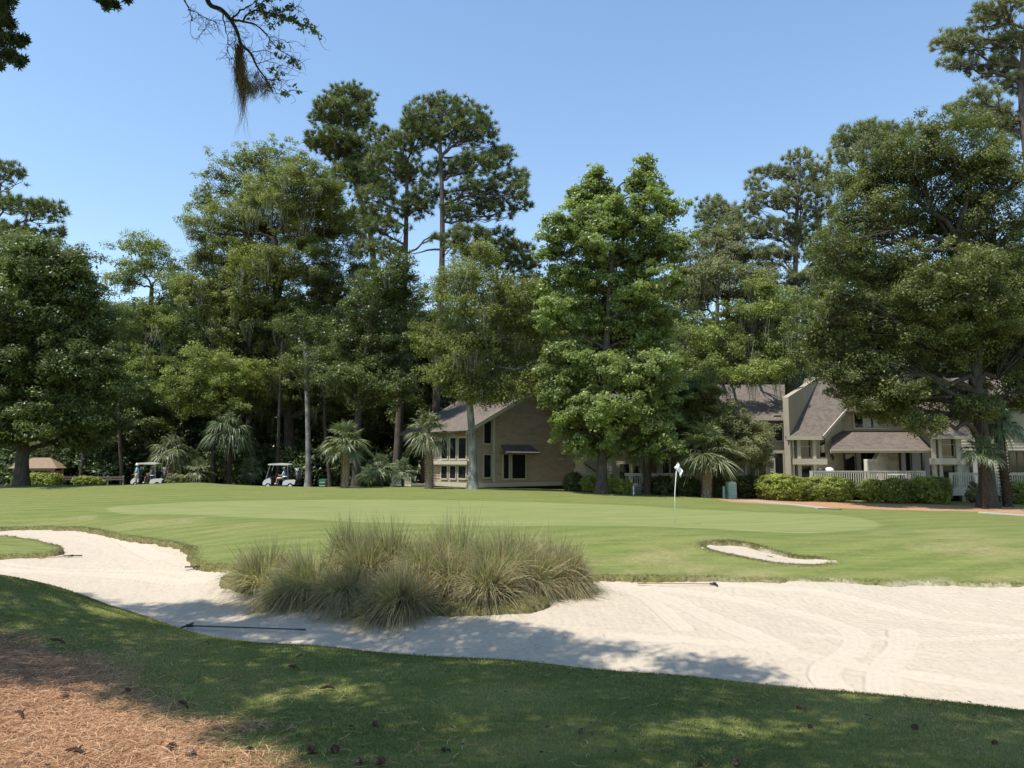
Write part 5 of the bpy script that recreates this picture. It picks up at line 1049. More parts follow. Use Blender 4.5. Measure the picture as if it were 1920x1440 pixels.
def straw_mesh(x, y, L0, wd, lift=0.02):
    n = len(x); az = rng.uniform(0, 2 * np.pi, n); el = rng.normal(size=n) * 0.16; L = L0 * rng.uniform(0.5, 1.2, n); z = turf_z(x, y) + rng.random(n) * lift
    d_ = np.stack([np.cos(az) * np.cos(el), np.sin(az) * np.cos(el), np.sin(el)], 1); t = np.linspace(-0.5, 0.5, 4)[None, :, None]
    P = np.stack([x, y, z], 1)[:, None] + d_[:, None] * t * L[:, None, None] + np.array([0, 0, 1.0]) * (0.25 - t ** 2) * L[:, None, None] * rng.uniform(0, 0.25, (n, 1, 1)) + rng.normal(size=(n, 1, 3)) * np.array([1, 1, 0]) * t ** 2 * 0.04
    s = nrm(np.cross(d_, np.array([0, 0, 1.0])) + rdir(n) * 0.4); return ribbons(P, wd * rng.uniform(0.6, 1.4, (n, 1)) * np.ones((1, 4)), s)
n = 150000; y = rng.uniform(3.5, 7.6, n); x = rng.uniform(-6, 0.6, n); k = (x > -0.78 * y - 0.4); x, y = x[k], y[k]
s_ = sdf(STRAW, x, y) + 0.5 * fbm(x * 2, y * 2, 77, 3); k = rng.random(len(x)) < 0.03 * (s_ > -1.0) + sstep(s_, -0.35, 0.5); x, y = x[k], y[k]
V, Q_ = straw_mesh(x, y, 0.105, 0.0014); o = mesh_obj('pine_straw', V, Q_, None, M_STRAW, None, {'rnd': np.repeat(rng.random(len(x)), 8)}); tag(o, 'reddish pine straw spread over the lower left corner', 'pine straw', kind='stuff')
n = 9000; y = rng.uniform(3.6, 9.0, n); x = rng.uniform(-1, 1, n) * 0.74 * y; k = (rng.random(n) < 0.35 + 1.2 * vn(x * 1.1, y * 1.1, 81)) & (s_main(x, y) < -0.1); x, y = x[k], y[k]
V, Q_ = straw_mesh(x, y, 0.08, 0.0012, 0.025); o = mesh_obj('fallen_needles', V, Q_, None, M_STRAW, None, {'rnd': np.repeat(rng.random(len(x)) ** 0.6, 8)}); tag(o, 'loose fallen needles scattered over the shaded lawn', 'fallen needles', kind='stuff')
n = 900; y = rng.uniform(3.7, 9.5, n); x = rng.uniform(-1, 1, n) * 0.74 * y; k = s_main(x, y) < -0.1; x, y = x[k], y[k]; n = len(x)
V, Q_ = leaf_quads(np.stack([x, y, turf_z(x, y) + 0.022], 1), nrm(rdir(n) * 0.5 + np.array([0, 0, 1.0])), rng.uniform(0.015, 0.05, n), rng.uniform(0.01, 0.02, n))
o = mesh_obj('leaf_litter', V, Q_, None, leaf_mat('dead_leaf', [(0, (0.02, 0.014, 0.01)), (0.6, (0.05, 0.035, 0.022)), (1, (0.22, 0.12, 0.06))], 0.1), None, {'rnd': np.repeat(rng.random(n), 4)}); tag(o, 'small dead leaves and bark bits on the lawn', 'leaf litter', kind='stuff')
n = 2500; x = rng.uniform(8, 34, n); y = rng.uniform(34, 46, n); 

# pine cones
M_CONE = leaf_mat('cone_scale', [(0, (0.07, 0.042, 0.028)), (0.6, (0.16, 0.10, 0.065)), (1, (0.32, 0.23, 0.16))], 0.0, 0.7, 0.15)
def cone_mesh():
    mb = MB(); mb.lathe([(0.002, -0.036), (0.016, -0.03), (0.024, -0.012), (0.022, 0.008), (0.013, 0.028), (0.002, 0.036)], (0, 0, 0), 8)
    for i in range(70):
        f = i / 70; a = i * 2.39996; z = -0.034 + 0.068 * f; r_ = 0.008 + 0.022 * math.sin(math.pi * min(1, f * 0.9 + 0.12)); o_ = np.array([math.cos(a), math.sin(a), 0]); t_ = np.array([-math.sin(a), math.cos(a), 0])
        c = np.array([0, 0, z]); tip = c + o_ * (r_ + 0.012) + np.array([0, 0, 0.009]); mb.add([c + o_ * r_ * 0.5 - t_ * 0.004, c + o_ * r_ * 0.5 + t_ * 0.004, tip + t_ * 0.007, tip - t_ * 0.007, tip + np.array([0, 0, 0.004])], [(0, 1, 2, 3)], [(3, 2, 4)], rng.random())
    return mb
cones = [(468,1413,'pine cone at the lower edge of the straw, largest of the pair'),(356,1422,'dark pine cone on the shaded straw near the bottom edge'),(320,1408,'pine cone split open on the straw, left of the darkest one'),(585,1413,'brown pine cone where straw meets lawn'),(628,1411,'dark pine cone just right of the brown one at the straw edge'),(705,1362,'lone pine cone on the sunlit lawn strip'),
  (672,1434,'pine cone cut by the bottom edge, left one'),(712,1436,'pine cone cut by the bottom edge, right one'),(832,1410,'small pine cone on dark lawn right of the sunlit strip'),(240,1300,'pine cone on the shaded side of the straw bed'),(122,1312,'greyish cone lying at the sunny straw edge'),(1091,1376,'small dark cone in the lawn centre foreground'),(1313,1436,'flattened cone at the bottom edge right of centre'),(1380,1436,'cone at bottom edge, further right'),
  (1715,1368,'dark cone on the right lawn near a sunlit patch'),(1500,1330,'cone on the lawn below the sand edge, right of centre'),(1865,1396,'rightmost pine cone on the lawn'),(548,1253,'dark cone near the bunker lip left of centre'),(1520,1366,'small cone left of the right sunlit patch')]
proto = None
for i, (a, b, lab) in enumerate(cones):
    p = hit(a, b)
    if proto is None: proto = cone_mesh().build('pine_cone', M_CONE); o = proto
    else: o = proto.copy(); COL.objects.link(o)
    sc_ = rng.uniform(0.5, 0.75) * (1.0 if a < 720 else 0.7); o.scale = (sc_,) * 3
    o.location = (p[0], p[1], gz(p[0], p[1]) + 0.030 * sc_); o.rotation_euler = (R(90) + rng.normal() * 0.3, rng.normal() * 0.2, rng.uniform(0, 6.28)); tag(o, lab, 'pine cone', 'fallen pine cones')
M_STICK = bark_mat('stick_bark', (0.05, 0.035, 0.025), (0.2, 0.12, 0.08), 30)
for a, b, a2, b2, r_, lab in [(600,1295,628,1296,0.010,'short reddish piece of bark on the dark lawn'),(540,1253,560,1258,0.008,'dark twig near the left bunker lip'),(555,1237,566,1232,0.006,'small dark twig just under the sand edge'),(95,1202,122,1210,0.012,'dark twig lying where straw meets the lawn'),(335,1320,352,1335,0.010,'curled pale bark strip at the straw edge'),(120,1415,160,1421,0.012,'grey driftwood like stick on the sunny straw'),(30,1340,42,1352,0.010,'small pale stick on the sunny straw')]:
    p, q_ = hit(a, b), hit(a2, b2); P = np.array([[p[0], p[1], gz(*p) + 0.018], [(p[0] + q_[0]) / 2 + 0.006, (p[1] + q_[1]) / 2 + 0.01, gz(*((p + q_) / 2)) + 0.030], [q_[0], q_[1], gz(*q_) + 0.02]])
    mb = MB(); mb.tube(trunk_line(P, 7), [r_ * 0.6, r_, r_ * 1.1, r_, r_ * 0.9, r_ * 0.8, r_ * 0.4], 7); mb.tube([P[1], P[1] + np.array([0.02, 0.015, 0.022])], [r_ * 0.5, r_ * 0.25], 5); tag(mb.build('stick', M_STICK), lab, 'stick', 'sticks on the near bank')

# ------------------------------------------------------------------ bunker rakes
M_WOODH = plain('rake_handle', (0.34, 0.25, 0.14), 0.6, 0.3); M_BLK = plain('black_plastic', (0.022, 0.022, 0.024), 0.45, 0.4); M_GRN = plain('dark_green_tube', (0.02, 0.035, 0.035), 0.4, 0.5)
def rake(head, tail, off, label, hm, headlen=0.42, dmin=6, hang=None):
    a, b = hit(*head, off, dmin), hit(*tail, off, dmin); f = sz if off < -0.12 else (lambda x, y: gz(x, y) + 0.11 if off > -0.05 else float(T0(x, y)[0]) + off)
    A = np.array([a[0], a[1], f(*a) + 0.05]); Bv = np.array([b[0], b[1], f(*b) + 0.045]); d_ = nrm(Bv - A); s = hang if hang is not None else np.array([-d_[1], d_[0], 0]); s = nrm(np.asarray(s, float))
    L_ = np.linalg.norm(Bv - A); Bv = A + d_ * L_
    root = empty('rake', A - np.array([0, 0, 0.05]), label, 'rake', 'bunker rakes left in the sand')
    mb = MB(); mb.tube([A, A + d_ * 0.25, Bv], [0.013, 0.012, 0.010], 8); mb.tube([Bv - d_ * 0.16, Bv + d_ * 0.01], [0.015, 0.015], 8); h = mb.build('handle', hm, None, True)
    mb = MB(); e0, e1 = A - s * headlen / 2, A + s * headlen / 2; mb.tube([e0, A, e1], 0.016, 8); mb.tube([A - d_ * 0.01, A + d_ * 0.12], [0.03, 0.02], 8)
    for i in range(13):
        q_ = e0 + (e1 - e0) * (i + 0.5) / 13; mb.tube([q_, q_ + np.array([0, 0, -0.035]) - d_ * 0.02, q_ + np.array([0, 0, -0.06]) + d_ * 0.0], [0.007, 0.006, 0.003], 5)
    k = mb.build('rake_head', M_BLK, None, True); keep_parent(root, h, k); return root
rake((350,1181), (572,1190), -0.18, 'long dark rake lying across the shaded near sand', M_GRN, 0.40)
rake((136,1049), (72,1055), -0.18, 'rake with wide dark head beside the grass tongue on the left', M_WOODH, 0.5, hang=(1, 0.05, 0))
rake((368,1073), (425,1076), -0.18, 'rake poking out left of the tall grass island', M_WOODH, 0.5, hang=(1, 0.25, 0))
rake((1342,1103), (1196,1100), -0.13, 'pale handled rake lying on the right sand below the bank', M_WOODH, 0.36)
rake((1440,1048), (1492,1057), -0.10, 'rake resting in the small upper bunker', M_WOODH, 0.42, 10, hang=(1, 0.7, 0))

# ------------------------------------------------------------------ flag
M_WHITE = plain('white_paint', (0.80, 0.80, 0.78), 0.4, 0.4, 0.04); M_FLAG = plain('white_cloth', (0.80, 0.79, 0.80), 0.8, 0.1, 0.04)
fp_ = hit(1266, 983, dmin=14); g = gz(*fp_); top = W(1269, 870, fp_[1]); root = empty('flagstick', (fp_[0], fp_[1], g), 'white flagstick with limp white flag standing in the green', 'flagstick')
mb = MB(); P = np.array([[fp_[0], fp_[1], g - 0.1], [fp_[0] + 0.01, fp_[1], g + 1.0], [fp_[0] + (top[0] - fp_[0]), fp_[1], top[2]]]); mb.tube(P, [0.014, 0.013, 0.010], 8); pole = mb.build('pole', M_WHITE, None, True)
mb = MB(); nn_ = 12; V = []
for i in range(nn_):
    for j in range(9):
        u = i / (nn_ - 1); v = j / 8; a = P[2] + np.array([0, 0, 0.06 - 0.30 * v * 0.55]); V.append(a + np.array([0.02 + 0.16 * u + 0.02 * math.sin(u * 9 + v * 3), 0.045 * math.sin(u * 11 + v * 2), -0.30 * u ** 1.2 - 0.05 * v]) + np.array([-0.05 * v, 0, 0]))
mb.add(V, [(i * 9 + j, (i + 1) * 9 + j, (i + 1) * 9 + j + 1, i * 9 + j + 1) for i in range(nn_ - 1) for j in range(8)]); fl = mb.build('flag', M_FLAG, None, True); sm = fl.modifiers.new('cloth_thickness', 'SOLIDIFY'); sm.thickness = 0.004
mb = MB(); mb.lathe([(0.001, -0.055), (0.035, -0.045), (0.052, 0), (0.035, 0.045), (0.001, 0.055)], (P[2][0] - 0.03, P[2][1], P[2][2] - 0.12), 12); kn = mb.build('position_ball', M_WHITE, None, True); keep_parent(root, pole, fl, kn)
tag(mesh_obj('hole_cup', *[(lambda V_, Q2: (V_, Q2))([(fp_[0] + 0.054 * math.cos(i * math.pi / 6), fp_[1] + 0.054 * math.sin(i * math.pi / 6), g + z) for z in (0.006, -0.10) for i in range(12)], [(i, (i + 1) % 12, 12 + (i + 1) % 12, 12 + i) for i in range(12)])][0], None, M_WHITE), 'white rim of the hole round the flagstick foot', 'hole cup') if False else None

# utility boxes and marker posts
M_UTIL = plain('utility_green', (0.30, 0.40, 0.33), 0.5, 0.4, 0.06); M_UTIL2 = plain('dark_utility_green', (0.05, 0.14, 0.09), 0.5, 0.4, 0.06)
def cabinet(px0, px1, yt, yb, d_, m, label, louv=True):
    c = W((px0 + px1) / 2, yb, d_); g = gz(c[0], c[1]); w_ = (px1 - px0) / 2 * PXM(d_); h = W(px0, yt, d_)[2] - g; root = empty('utility_box', (c[0], c[1], g), label, 'utility box')
    mb = MB(); dp_ = 0.3; mb.prism([(-w_, 0), (w_, 0), (w_, h - 0.07), (w_ * 0.7, h), (-w_ * 0.7, h), (-w_, h - 0.07)], 'y', -dp_, dp_); V = [np.array(v) + np.array([c[0], c[1], g]) for v in mb.V[0]]; mb.V = [np.array(V)]; b_ = mb.build('body', m)
    mb = MB(); n_ = 7 if louv else 2
    for i in range(n_): z = g + h * (0.12 + 0.75 * i / n_); mb.prism([(c[1] - dp_ - 0.003, z), (c[1] - dp_ - 0.035, z + 0.01), (c[1] - dp_ - 0.003, z + 0.06)], 'x', c[0] - w_ * 0.8, c[0] + w_ * 0.8)
    keep_parent(root, b_, mb.build('louvres', m)); return root
cabinet(1364, 1378.5, 903, 930, 43.0, M_UTIL, 'pale green louvred utility box beside the big palm')
cabinet(600, 612, 898, 914, 50, M_UTIL2, 'dark green utility box right of the grey fluted trunk', False)
def stake(px, yt, yb, d_, r_, label):
    c = W(px, yb, d_); g = gz(c[0], c[1]); zt = W(px, yt, d_)[2]; mb = MB(); mb.lathe([(r_, g - 0.05), (r_, zt - r_), (r_ * 0.7, zt - r_ * 0.3), (0.001, zt)], (c[0], c[1], 0), 10); tag(mb.build('marker_post', M_UTIL if px > 1300 else M_WHITE, None, True), label, 'post')
stake(1357.5, 911, 931, 43.0, 0.075, 'short pale post just left of the green utility box'); stake(1188, 911, 927, 43.5, 0.03, 'thin white stake at the turf edge between sweetgum and shaded palm')
# low rail fence left of the carts
d_ = 59.5; mb = MB(); root = empty('low_fence', (X(170, d_), d_, gz(X(170, d_), d_)), 'low dark plank fence behind the standing golfer', 'fence'); g = gz(X(170, d_), d_)
for z in (0.25, 0.42): mb.box(X(112, d_), X(238, d_), d_ - 0.03, d_ + 0.03, z - 0.06, z + 0.05)
r1_ = mb.build('plank', plain('weathered_wood', (0.16, 0.13, 0.10), 0.9, 0.1)); keep_parent(root, r1_)
for px_ in (114, 145, 176, 207, 236): mb = MB(); mb.box(X(px_, d_) - 0.05, X(px_, d_) + 0.05, d_ + 0.032, d_ + 0.13, g - 0.2, 0.52); keep_parent(root, mb.build('post', M_SIDE))

# ------------------------------------------------------------------ people and golf carts
def skin(name, joints, edges, mat, parent=None, sub=2):
    me = bpy.data.meshes.new(name); me.from_pydata([j[:3] for j in joints], edges, []); me.materials.append(mat); o = bpy.data.objects.new(name, me); COL.objects.link(o)
    m = o.modifiers.new('skin', 'SKIN'); m.use_smooth_shade = True
    sv = me.skin_vertices[0].data if me.skin_vertices else None
    if sv is None:
        bm_ = __import__('bmesh').new(); bm_.from_mesh(me); bm_.verts.layers.skin.verify(); bm_.to_mesh(me); bm_.free(); sv = me.skin_vertices[0].data
    for i, j in enumerate(joints): sv[i].radius = (j[3], j[4] if len(j) > 4 else j[3]); sv[i].use_root = (i == 0)
    s = o.modifiers.new('smooth', 'SUBSURF'); s.levels = s.render_levels = sub
    if parent: o.parent = parent
    return o
M_SKIN = plain('skin', (0.46, 0.27, 0.19), 0.6, 0.3, 0.05); M_SKIN2 = plain('tanned_skin', (0.34, 0.19, 0.13), 0.6, 0.3, 0.05)
M_BLUE = plain('light_blue_shirt', (0.42, 0.68, 0.82), 0.85, 0.1, 0.08, 14, 0.3); M_KHAKI = plain('pale_shorts', (0.60, 0.56, 0.43), 0.85, 0.1, 0.08, 14, 0.3); M_NAVY = plain('navy_shorts', (0.02, 0.025, 0.05), 0.8, 0.1); M_GSHIRT = plain('grey_shirt', (0.20, 0.19, 0.19), 0.85, 0.1)
M_HAIR = plain('hair', (0.06, 0.045, 0.035), 0.8, 0.2)
def person(loc, rz, label, pose, skinm, shirtm, shortm, hat, hatm):
    """local axes: faces +x, left hand side +y, z up from the ground (or cart floor)"""
    root = empty('person', loc, label, 'person', rz=rz)
    j, e = pose()
    o = skin('person_body', j, e, skinm, root)
    def grp(ids, ed, k, name, mat, kk=2): # clothes: the same joints a little wider
        m = {a: i for i, a in enumerate(ids)}; jj = [tuple(j[a][:3]) + (j[a][3] * k, (j[a][4] if len(j[a]) > 4 else j[a][3]) * k) for a in ids]; return skin(name, jj, [(m[a], m[b]) for a, b in ed], mat, root, kk)
    # joints: 0 pelvis 1 waist 2 chest 3 neck base 4 neck 5 head low 6 head top | 7 shL 8 elL 9 wrL 10 handL | 11.. R | 15 hipL 16 knL 17 anL 18 toeL | 19.. R
    grp([0, 1, 2, 3, 7, 8, 11, 12], [(0, 1), (1, 2), (2, 3), (2, 7), (7, 8), (2, 11), (11, 12)], 1.14, 'shirt', shirtm)
    grp([0, 1, 15, 16, 19, 20], [(0, 1), (0, 15), (15, 16), (0, 19), (19, 20)], 1.2, 'shorts', shortm)
    for ids, nm in (((17, 18), 'shoe'), ((21, 22), 'shoe')): grp(list(ids), [tuple(ids)], 1.35, nm, M_WHITE, 1)
    # fingers and thumb on each hand
    hn = MB()
    for a in (10, 14):
        c = np.array(j[a][:3]); d0 = nrm(c - np.array(j[a - 1][:3])); sd_ = nrm(np.cross(d0, [0.3, 0, 1.0])); up_ = np.cross(sd_, d0)
        for i, (o_, l_) in enumerate(((-0.03, 0.055), (-0.010, 0.075), (0.010, 0.08), (0.03, 0.07))): s0 = c + sd_ * o_; hn.tube([s0, s0 + d0 * l_ * 0.6 + up_ * -0.006, s0 + d0 * l_ - up_ * 0.025], [0.009, 0.0085, 0.006], 6)
        s0 = c - sd_ * 0.03 - d0 * 0.03; hn.tube([s0, s0 - sd_ * 0.03 + d0 * 0.02, s0 - sd_ * 0.035 + d0 * 0.05], [0.011, 0.010, 0.007], 6)
    hn.build('fingers', skinm, root, True)
    h = np.array(j[5][:3]); hm_ = MB(); hm_.lathe([(0.078, -0.01), (0.083, 0.03), (0.075, 0.075), (0.045, 0.105), (0.001, 0.115)], h + np.array([-0.018, 0, 0.045]), 14); hm_.build('hair', M_HAIR, root, True)
    f = MB(); f.tube([h + np.array([0.085, 0, 0.035]), h + np.array([0.115, 0, 0.005])], [0.010, 0.014], 6)
    for s in (-1, 1): f.lathe([(0.001, -0.011), (0.011, 0), (0.001, 0.011)], h + np.array([0.078, s * 0.03, 0.04]), 8); f.tube([h + np.array([-0.01, s * 0.080, 0.0]), h + np.array([-0.015, s * 0.09, 0.02]), h + np.array([-0.01, s * 0.083, 0.045])], [0.010, 0.014, 0.01], 6)
    f.tube([h + np.array([0.088, -0.022, -0.028]), h + np.array([0.094, 0, -0.03]), h + np.array([0.088, 0.022, -0.028])], 0.006, 5); f.build('face', skinm, root, True)
    if hat:
        H = MB(); c = h + np.array([-0.005, 0, 0.075]); H.lathe([(0.096, -0.03), (0.098, 0.02), (0.086, 0.075), (0.05, 0.095), (0.001, 0.10)], c, 16)
        if hat == 'brim': H.lathe([(0.096, -0.025), (0.155, -0.04), (0.16, -0.045), (0.155, -0.05), (0.093, -0.035)], c, 18)
        else: H.add([c + np.array(v) for v in [(0.07, -0.07, -0.02), (0.17, -0.05, -0.035), (0.19, 0, -0.035), (0.17, 0.05, -0.035), (0.07, 0.07, -0.02), (0.07, -0.07, -0.03), (0.17, -0.05, -0.045), (0.19, 0, -0.045), (0.17, 0.05, -0.045), (0.07, 0.07, -0.03)]], [(0, 1, 2, 4), (5, 9, 7, 6), (0, 5, 6, 1), (1, 6, 7, 2), (2, 7, 8, 3), (3, 8, 9, 4)], [(2, 3, 4), (9, 8, 7)])
        H.build('hat', hatm, root, True)
    return root
EDG = [(0, 1), (1, 2), (2, 3), (3, 4), (4, 5), (5, 6), (2, 7), (7, 8), (8, 9), (9, 10), (2, 11), (11, 12), (12, 13), (13, 14), (0, 15), (15, 16), (16, 17), (17, 18), (0, 19), (19, 20), (20, 21), (21, 22)]
def stand():
    return [(0, 0, 0.94, .13, .15), (0.01, 0, 1.10, .12, .14), (0.0, 0, 1.34, .115, .16), (-0.01, 0, 1.46, .07, .09), (0.0, 0, 1.52, .052), (0.02, 0, 1.62, .088, .08), (0.015, 0, 1.73, .07, .065),
      (0, 0.185, 1.41, .055), (0.03, 0.23, 1.14, .042), (0.22, 0.21, 0.96, .03), (0.29, 0.20, 0.92, .035), (0, -0.185, 1.41, .055), (-0.02, -0.25, 1.14, .042), (0.10, -0.26, 0.92, .03), (0.15, -0.26, 0.85, .035),
      (0, 0.10, 0.86, .095), (0.02, 0.12, 0.50, .062), (-0.01, 0.13, 0.09, .042), (0.14, 0.14, 0.045, .04), (0, -0.10, 0.86, .095), (0.05, -0.12, 0.50, .062), (0.02, -0.13, 0.09, .042), (0.17, -0.14, 0.045, .04)], EDG
def sit(): # hips at z 0.42 above the cart floor
    return [(0, 0, 0.50, .13, .15), (-0.02, 0, 0.66, .12, .14), (-0.05, 0, 0.90, .115, .16), (-0.05, 0, 1.02, .07, .09), (-0.03, 0, 1.08, .052), (0.0, 0, 1.18, .088, .08), (-0.005, 0, 1.29, .07, .065),
      (-0.05, 0.185, 0.97, .055), (0.03, 0.24, 0.72, .042), (0.27, 0.16, 0.72, .03), (0.35, 0.13, 0.75, .035), (-0.05, -0.185, 0.97, .055), (0.05, -0.24, 0.72, .042), (0.27, -0.16, 0.66, .03), (0.34, -0.14, 0.66, .035),
      (0.06, 0.10, 0.49, .095), (0.45, 0.13, 0.50, .062), (0.50, 0.13, 0.11, .042), (0.64, 0.13, 0.06, .04), (0.06, -0.10, 0.49, .095), (0.45, -0.13, 0.50, .062), (0.42, -0.14, 0.11, .042), (0.56, -0.14, 0.06, .04)], EDG
M_CART = plain('cart_white', (0.74, 0.74, 0.70), 0.25, 0.5, 0.04); M_SEAT = plain('seat_vinyl', (0.03, 0.03, 0.032), 0.5, 0.4); M_RUB = plain('tyre_rubber', (0.02, 0.02, 0.02), 0.85, 0.2); M_MET = plain('metal_tube', (0.45, 0.45, 0.45), 0.3, 0.5, 0.05, metal=0.8); M_ROOFC = plain('cart_roof', (0.70, 0.68, 0.58), 0.5, 0.4, 0.04)
M_RED = plain('red_bag', (0.24, 0.03, 0.04), 0.6, 0.3); M_WS = plain('cart_window', (0.10, 0.11, 0.12), 0.1, 0.6)
def golf_cart(loc, rz, label, bagm):
    """local axes: front +x, 2.4 m long"""
    root = empty('golf_cart', loc, label, 'golf cart', 'golf carts behind the green', rz)
    b = MB(); b.prism([(0.62, 0.28), (1.18, 0.30), (1.20, 0.48), (1.08, 0.66), (0.80, 0.80), (0.66, 0.80), (0.60, 0.60)], 'y', -0.56, 0.56)
    b.prism([(-1.10, 0.36), (-0.28, 0.28), (-0.22, 0.34), (-0.28, 0.60), (-0.55, 0.68), (-1.02, 0.70), (-1.15, 0.60)], 'y', -0.56, 0.56); b.build('body', M_CART, root)
    b = MB(); b.box(-0.3, 0.72, -0.54, 0.54, 0.24, 0.30); b.prism([(0.58, 0.30), (0.70, 0.62), (0.66, 0.90), (0.56, 0.86), (0.52, 0.6)], 'y', -0.54, 0.54); b.build('floor', M_SEAT, root)
    b = MB(); b.prism([(-0.52, 0.66), (-0.02, 0.66), (0.02, 0.74), (-0.04, 0.80), (-0.52, 0.78)], 'y', -0.50, 0.50); b.prism([(-0.56, 0.78), (-0.46, 0.80), (-0.56, 1.22), (-0.64, 1.20)], 'y', -0.50, 0.50); b.build('seat', M_SEAT, root)
    b = MB(); b.prism([(-0.62, 1.74), (0.82, 1.76), (0.87, 1.80), (0.80, 1.86), (0.1, 1.90), (-0.60, 1.86), (-0.66, 1.79)], 'y', -0.58, 0.58); b.build('roof', M_ROOFC, root)
    for s in (-1, 1):
        b = MB(); b.tube([(0.98, s * 0.5, 0.76), (0.70, s * 0.52, 1.76)], 0.018, 6); b.tube([(-0.62, s * 0.5, 0.7), (-0.60, s * 0.52, 1.2), (-0.56, s * 0.52, 1.76)], 0.018, 6); b.tube([(-0.30, s * 0.53, 0.74), (-0.26, s * 0.53, 0.92), (-0.55, s * 0.53, 0.94)], 0.015, 6); b.build('roof_post', M_MET, root)
    b = MB(); b.add([(0.975, -0.48, 0.80), (0.975, 0.48, 0.80), (0.79, 0.48, 1.34), (0.79, -0.48, 1.34), (0.985, -0.48, 0.80), (0.985, 0.48, 0.80), (0.80, 0.48, 1.34), (0.80, -0.48, 1.34)], [(0, 1, 2, 3), (7, 6, 5, 4), (3, 2, 6, 7), (0, 4, 5, 1)]); b.build('windscreen', M_WS, root)
    b = MB(); b.tube([(0.66, -0.26, 0.80), (0.42, -0.26, 1.0)], 0.02, 6); an = np.linspace(0, 2 * np.pi, 17); b.tube([(0.42 + 0.17 * math.cos(a) * 0.6, -0.26 + 0.17 * math.sin(a), 1.0 + 0.17 * math.cos(a) * 0.8) for a in an], 0.013, 6, False); b.build('steering_wheel', M_SEAT, root)
    for x_ in (0.80, -0.80):
        for s in (-1, 1):
            b = MB(); P = [(x_, s * 0.42, 0.225), (x_, s * 0.43, 0.225), (x_, s * 0.57, 0.225), (x_, s * 0.58, 0.225)]; b.tube(P, [0.17, 0.225, 0.225, 0.17], 18); wh = b.build('wheel', M_RUB, root, False)
            b = MB(); b.tube([(x_, s * 0.578, 0.225), (x_, s * 0.592, 0.225)], [0.115, 0.10], 14); b.build('rim', M_CART, wh)
    for s in (-1, 1):
        b = MB(); b.tube([(1.165, s * 0.36, 0.55), (1.20, s * 0.36, 0.54)], [0.06, 0.05], 10); b.build('headlight', M_GLASS, root)
    b = MB(); b.box(-1.45, -1.0, -0.45, 0.45, 0.34, 0.38); b.box(-1.12, -1.06, -0.45, 0.45, 0.95, 1.0); b.build('bag_rack', M_SEAT, root)
    for s, m_ in ((-0.24, bagm[0]), (0.24, bagm[1])):
        b = MB(); b.tube([(-1.28, s, 0.39), (-1.26, s, 0.75), (-1.19, s, 1.22)], [0.13, 0.135, 0.14], 12); b.tube([(-1.43, s, 0.55), (-1.38, s, 0.9)], [0.05, 0.05], 8); bg_ = b.build('golf_bag', m_, root, True)
        c = MB()
        for i in range(7):
            a = i * 0.9; q0 = np.array([-1.20 + 0.07 * math.cos(a), s + 0.07 * math.sin(a), 1.2]); q1 = q0 + np.array([0.05 + 0.03 * math.cos(a * 2), 0.05 * math.sin(a), 0.26 + 0.05 * math.sin(i * 2.0)]); c.tube([q0, q1], 0.009, 5); c.lathe([(0.001, -0.03), (0.03, -0.01), (0.034, 0.03), (0.001, 0.05)], q1, 8)
        c.build('club', M_MET if s < 0 else M_WHITE, bg_, True)
    return root
dc = 58.0
c1 = W(281, 905, dc); g = gz(c1[0], dc) - 0.08; golf_cart((c1[0], dc, g), R(180), 'left golf cart with red bag, driver leaning back, golfer standing at its front', (M_RED, M_SEAT))
c2 = W(527, 905, 56.6); g2 = gz(c2[0], 56.6) - 0.1; golf_cart((c2[0], 56.6, g2), R(183), 'right golf cart parked beside the grey fluted trunk with man in blue', (M_SEAT, M_SEAT))
person((W(256, 905, dc - 1.6)[0], dc - 1.6, g + 0.06), R(200), 'man standing in light blue shirt, pale shorts and white brimmed hat', stand, M_SKIN2, M_BLUE, M_KHAKI, 'brim', M_WHITE)
person((c1[0] + 0.28, dc - 0.26, g + 0.30), R(180), 'person sitting in the left cart in dark clothes and cap', sit, M_SKIN2, M_GSHIRT, M_NAVY, 'cap', M_KHAKI)
person((c2[0] + 0.26, 56.6 - 0.26, g2 + 0.30), R(180), 'man sitting in the right cart in blue shirt, pale shorts and cap', sit, M_SKIN, M_BLUE, M_KHAKI, 'cap', M_WHITE)
# deck furniture
def patio_chair(x, y, z, rz, label):
    root = empty('patio_chair', (x, y, z), label, 'chair', 'pale patio chairs on the deck', rz); m_ = plain('chair_plastic', (0.62, 0.55, 0.55), 0.6, 0.3)
    b = MB(); b.box(-0.24, 0.24, -0.24, 0.24, 0.42, 0.45); b.build('seat', m_, root); b = MB()
    an = np.linspace(0, np.pi, 9); b.tube([(0.24 * math.cos(a), 0.24, 0.62 + 0.30 * math.sin(a)) for a in an], 0.016, 6)
    for i in range(5): b.tube([(-0.16 + 0.08 * i, 0.24, 0.44), (-0.16 + 0.08 * i, 0.25, 0.86)], 0.012, 5)
    b.build('backrest', m_, root)
    for sx in (-1, 1):
        for sy in (-1, 1): b = MB(); b.tube([(sx * 0.22, sy * 0.22, 0), (sx * 0.2, sy * 0.2, 0.43)], 0.016, 6); b.build('leg', m_, root)
patio_chair(X(1652, 46.3), 46.3, DK, R(15), 'pale patio chair behind the rail, left one'); patio_chair(X(1696, 46.3), 46.3, DK, R(-20), 'pale patio chair behind the rail, right one')
r_ = empty('patio_table', (X(1675, 46.5), 46.5, DK), 'round pale patio table between two chairs on the deck', 'table'); b = MB(); b.lathe([(0.001, 0.70), (0.5, 0.70), (0.52, 0.715), (0.5, 0.73), (0.001, 0.73)], (0, 0, 0), 20); b.build('tabletop', M_FLAG, r_)
